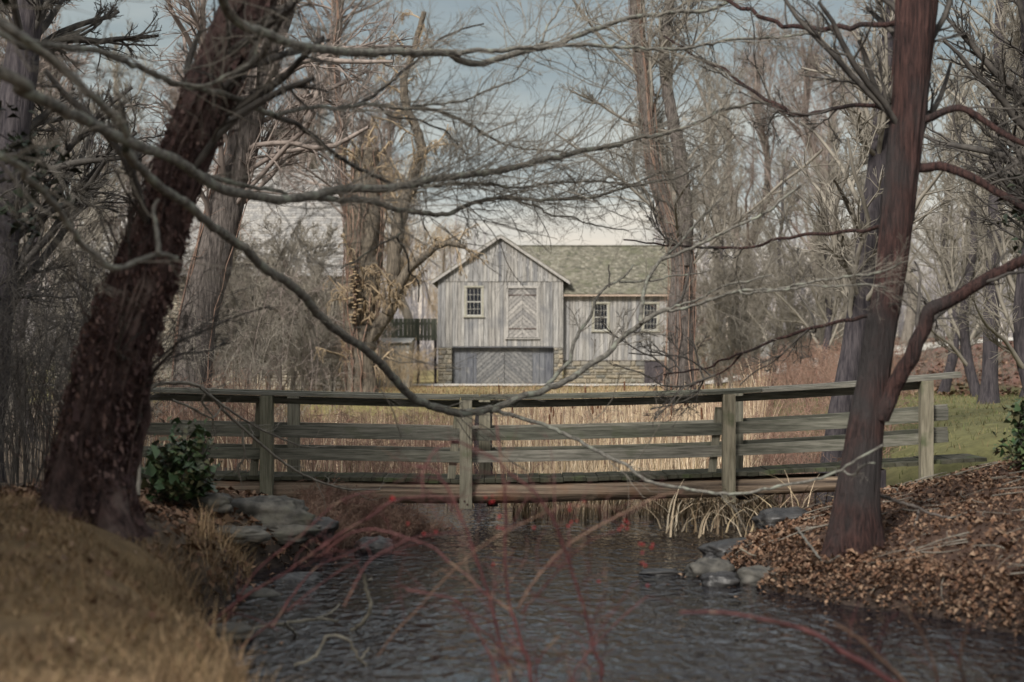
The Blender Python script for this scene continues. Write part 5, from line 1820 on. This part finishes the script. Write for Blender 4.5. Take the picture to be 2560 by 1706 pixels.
stems = [
    ([(1327, 1706), (1308, 1622), (1289, 1556), (1275, 1521), (1266, 1448), (1262, 1370), (1264, 1312), (1262, 1235), (1254, 1166), (1246, 1100), (1238, 1040)], 7, 3),
    ([(1277, 1706), (1258, 1633), (1242, 1575), (1227, 1506), (1208, 1448), (1188, 1390), (1169, 1332), (1150, 1285), (1130, 1239), (1107, 1204), (1084, 1177), (1053, 1168), (1007, 1162)], 6, 4),
    ([(1501, 1706), (1486, 1633), (1467, 1548), (1440, 1459), (1416, 1386), (1389, 1312), (1362, 1266), (1324, 1220), (1277, 1185), (1235, 1146), (1188, 1123), (1150, 1106), (1107, 1112), (1076, 1142), (1057, 1185), (1057, 1251)], 6, 3),
    ([(1293, 1525), (1324, 1471), (1362, 1421), (1393, 1386), (1459, 1336), (1517, 1305), (1575, 1274), (1652, 1239), (1706, 1229)], 4.5, 2.5),
    ([(1304, 1533), (1362, 1467), (1420, 1401), (1478, 1351), (1540, 1328)], 3.5, 2),
    ([(860, 1517), (883, 1471), (910, 1421), (945, 1386), (987, 1367), (1026, 1347), (1092, 1336), (1146, 1332)], 4, 2),
    ([(1273, 1525), (1246, 1506), (1208, 1482), (1169, 1440), (1123, 1405), (1084, 1370), (1034, 1351), (976, 1332), (918, 1324), (860, 1343), (790, 1400)], 5, 3.5),
    ([(1246, 1706), (1208, 1606), (1169, 1533), (1130, 1498), (1076, 1486), (1015, 1475)], 5, 3),
    ([(945, 1641), (987, 1583), (1053, 1513), (1100, 1459), (1169, 1394), (1246, 1340), (1324, 1301), (1382, 1274), (1459, 1264), (1556, 1270)], 3, 2),
    ([(1290, 1706), (1250, 1640), (1235, 1600), (1180, 1560), (1130, 1510)], 4, 3),
    ([(1430, 1706), (1450, 1660), (1490, 1610), (1560, 1540), (1620, 1490)], 4, 2),
    ([(1340, 1706), (1345, 1660), (1370, 1620), (1400, 1590)], 4, 3),
]
hips = [(980, 1243), (985, 1247), (978, 1250), (1232, 1240), (1214, 1244), (1226, 1256), (1233, 1254), (1423, 1264), (1425, 1275), (1446, 1266), (1461, 1255), (1428, 1306), (1442, 1303), (1420, 1316), (1563, 1302), (1570, 1308), (1568, 1322), (1556, 1316), (1548, 1325),
        (1600, 1360), (1608, 1362), (1632, 1362), (1629, 1370), (1606, 1383), (1606, 1408), (1614, 1414), (1497, 1455), (1619, 1465), (1250, 1290), (1245, 1320), (1256, 1322), (1335, 1320), (1020, 1310), (1090, 1330), (1060, 1335), (1233, 1412), (1250, 1290), (1247, 1295)]
bramble('wild rose bramble with arching crimson canes and red hips in front of the water', stems, 9.3, (1330, 1760), ['cane', 'cane', 'cane', 'cane_brown', 'cane'], hips, 1.3)
# a low tangle of fine red shoots in the middle
bramble('arching red canes reaching over the water from the left bank',
        [([(480, 1600), (559, 1532), (636, 1477), (713, 1433), (768, 1394), (860, 1329), (930, 1290), (976, 1255), (1034, 1243), (1150, 1243)], 6, 2.5),
         ([(680, 1570), (707, 1526), (740, 1477), (795, 1416), (860, 1389), (945, 1345)], 5, 2.5),
         ([(560, 1560), (640, 1430), (750, 1340), (840, 1260), (900, 1235), (940, 1228)], 4, 2),
         ([(600, 1620), (700, 1540), (830, 1440), (900, 1400)], 4, 2)], 10.0, (520, 1640), ['cane'], (), .8)
bramble('single thick red cane slanting out of the lower right corner', [([(2260, 1740), (2227, 1706), (2166, 1663), (2106, 1630), (2051, 1592), (1974, 1564), (1903, 1548), (1810, 1532), (1700, 1532)], 13, 6)], 8.3, (2330, 1800), ['cane'], (), .3)
bramble('tan twigs sticking up at the lower right corner behind the red cane', [([(2290, 1760), (2188, 1636), (2139, 1592), (2084, 1559)], 8, 5), ([(2350, 1760), (2330, 1650), (2290, 1560), (2230, 1500)], 6, 3), ([(2420, 1760), (2400, 1660), (2420, 1560)], 6, 3)], 8.6, (2380, 1800), ['cane_brown'], (), .8)

# small bare sapling bending over the left bridge post
sap = thing('sapling', 'pale bare sapling arching down over the left bridge rails', 'sapling', (*P(360, 1200, 15.5)[:2], gz(*P(360, 1200, 15.5)[:2])))
T = Tubes()
sps = []
for lst, r0, r1, yy in (([(345, 1240), (350, 1100), (365, 1000), (384, 966), (430, 958), (483, 961), (516, 978), (559, 1027), (625, 1087), (697, 1148), (768, 1192), (860, 1222), (950, 1224)], 6, 2, (15.5, 18.5)),
                        ([(500, 970), (516, 983), (576, 1027), (647, 1071), (708, 1098), (762, 1117), (840, 1116)], 3.5, 1.5, (16.6, 18.5)),
                        ([(516, 985), (505, 1005), (530, 1040), (532, 1070)], 3, 2, (16.6, 17)),
                        ([(430, 1000), (480, 1020), (530, 1045), (560, 1010)], 3, 2, (16.4, 17)),
                        ([(607, 1075), (608, 1110), (612, 1140), (595, 1170), (600, 1195)], 3.5, 2.5, (17.2, 17.3))):
    a, b_ = paths(fill_r(lst, r0, r1), yy)
    p, r = resample(a, b_, .06, .002)
    T.add(p, r, 6)
    sps.append(even(p, r, 24))
T.build('trunk', M['twig'], sap)
T = Tubes()
for q, rq in sps:
    c1, r1 = kids(q[None], rq[None], 12, .16, (.4, 1), 5, .3, 1, wob=.2, rr=.5, rmin=.002, lmin=.15)
    T.add(c1, r1, 3)
    c2, r2_ = kids(c1, r1, 3, .5, (.4, 1), 4, .1, 1, wob=.2, rr=.6, rmin=.0015)
    T.add(c2, r2_, 3)
T.build('crown', M['twig'], sap)


def fallen(label, sts, Y, m='dead_wood'):
    T = Tubes()
    for lst, r0, r1 in sts:
        a, b_ = paths(fill_r(lst, r0, r1), Y)
        p, r = resample(a, b_, .03, .004)
        T.add(p, .62 * r * (1 + .16 * np.sin(np.arange(len(r)) * 1.3) * rng.random(len(r))), 7)
    o = T.build('fallen_branch', M[m])
    return tag(o, label, 'branch')


fallen('pale forked dead stick standing out of the water', [([(910, 1436), (916, 1471), (926, 1517), (910, 1552), (883, 1575), (840, 1600)], 8, 9), ([(918, 1452), (928, 1448)], 4, 3)], (12.4, 12.6))
fallen('pale fallen branch lying along the left water edge', [([(400, 1580), (461, 1575), (592, 1581), (647, 1570), (713, 1559), (795, 1548), (845, 1553)], 9, 6), ([(713, 1559), (745, 1590), (750, 1610)], 6, 4), ([(790, 1549), (830, 1530), (850, 1510)], 5, 3)], (12.0, 12.6))
fallen('crooked pale branch half sunk in the water at lower left', [([(735, 1665), (790, 1640), (820, 1590), (870, 1600), (900, 1650), (960, 1690)], 7, 5), ([(900, 1650), (925, 1620)], 5, 3)], (11.0, 11.2))
fallen('grey crooked stick on the leaves at the foot of the red-brown trunk', [([(1990, 1320), (2030, 1370), (2060, 1405), (2100, 1390)], 6, 5)], (15.0, 14.6), 'bark_grey')
fallen('short pale stick on the leaves near the black wet boulder', [([(1850, 1372), (1890, 1390)], 4, 3)], (15.6, 15.6))
fallen('long dead branch on the leaves right of the red-brown trunk', [([(2200, 1240), (2280, 1265), (2350, 1290), (2440, 1300)], 8, 4), ([(2300, 1272), (2280, 1330), (2250, 1370)], 5, 3)], (15.6, 15.2), 'bark_brown')

# bracket fungus on the broken willow, left face
fg = thing('bracket_fungus', 'tiers of pale tan bracket fungus on the broken willow trunk', 'fungus', P(885, 745, 47.4))
mb = MB()
for k in range(48):
    py = random.uniform(655, 815)
    px = 885 + random.uniform(-14, 12) + (py - 720) * .05
    x_, y_, z_ = P(px, py, 47.30 + random.uniform(-.05, .05))
    w_ = random.uniform(.03, .08)
    x_ += random.uniform(-.15, .15)
    pts = [(x_ + w_ * math.cos(a), y_ - w_ * .9 * math.sin(a), z_ + random.uniform(-.01, .01)) for a in np.linspace(0, math.pi, 8)]
    pts += [(x_ - w_, y_ + .15, z_ + .01), (x_ + w_, y_ + .15, z_ + .01)]
    mb.prism(pts, (0, 0, random.uniform(.012, .035)))
mb.build('brackets', M['fungus'], fg)
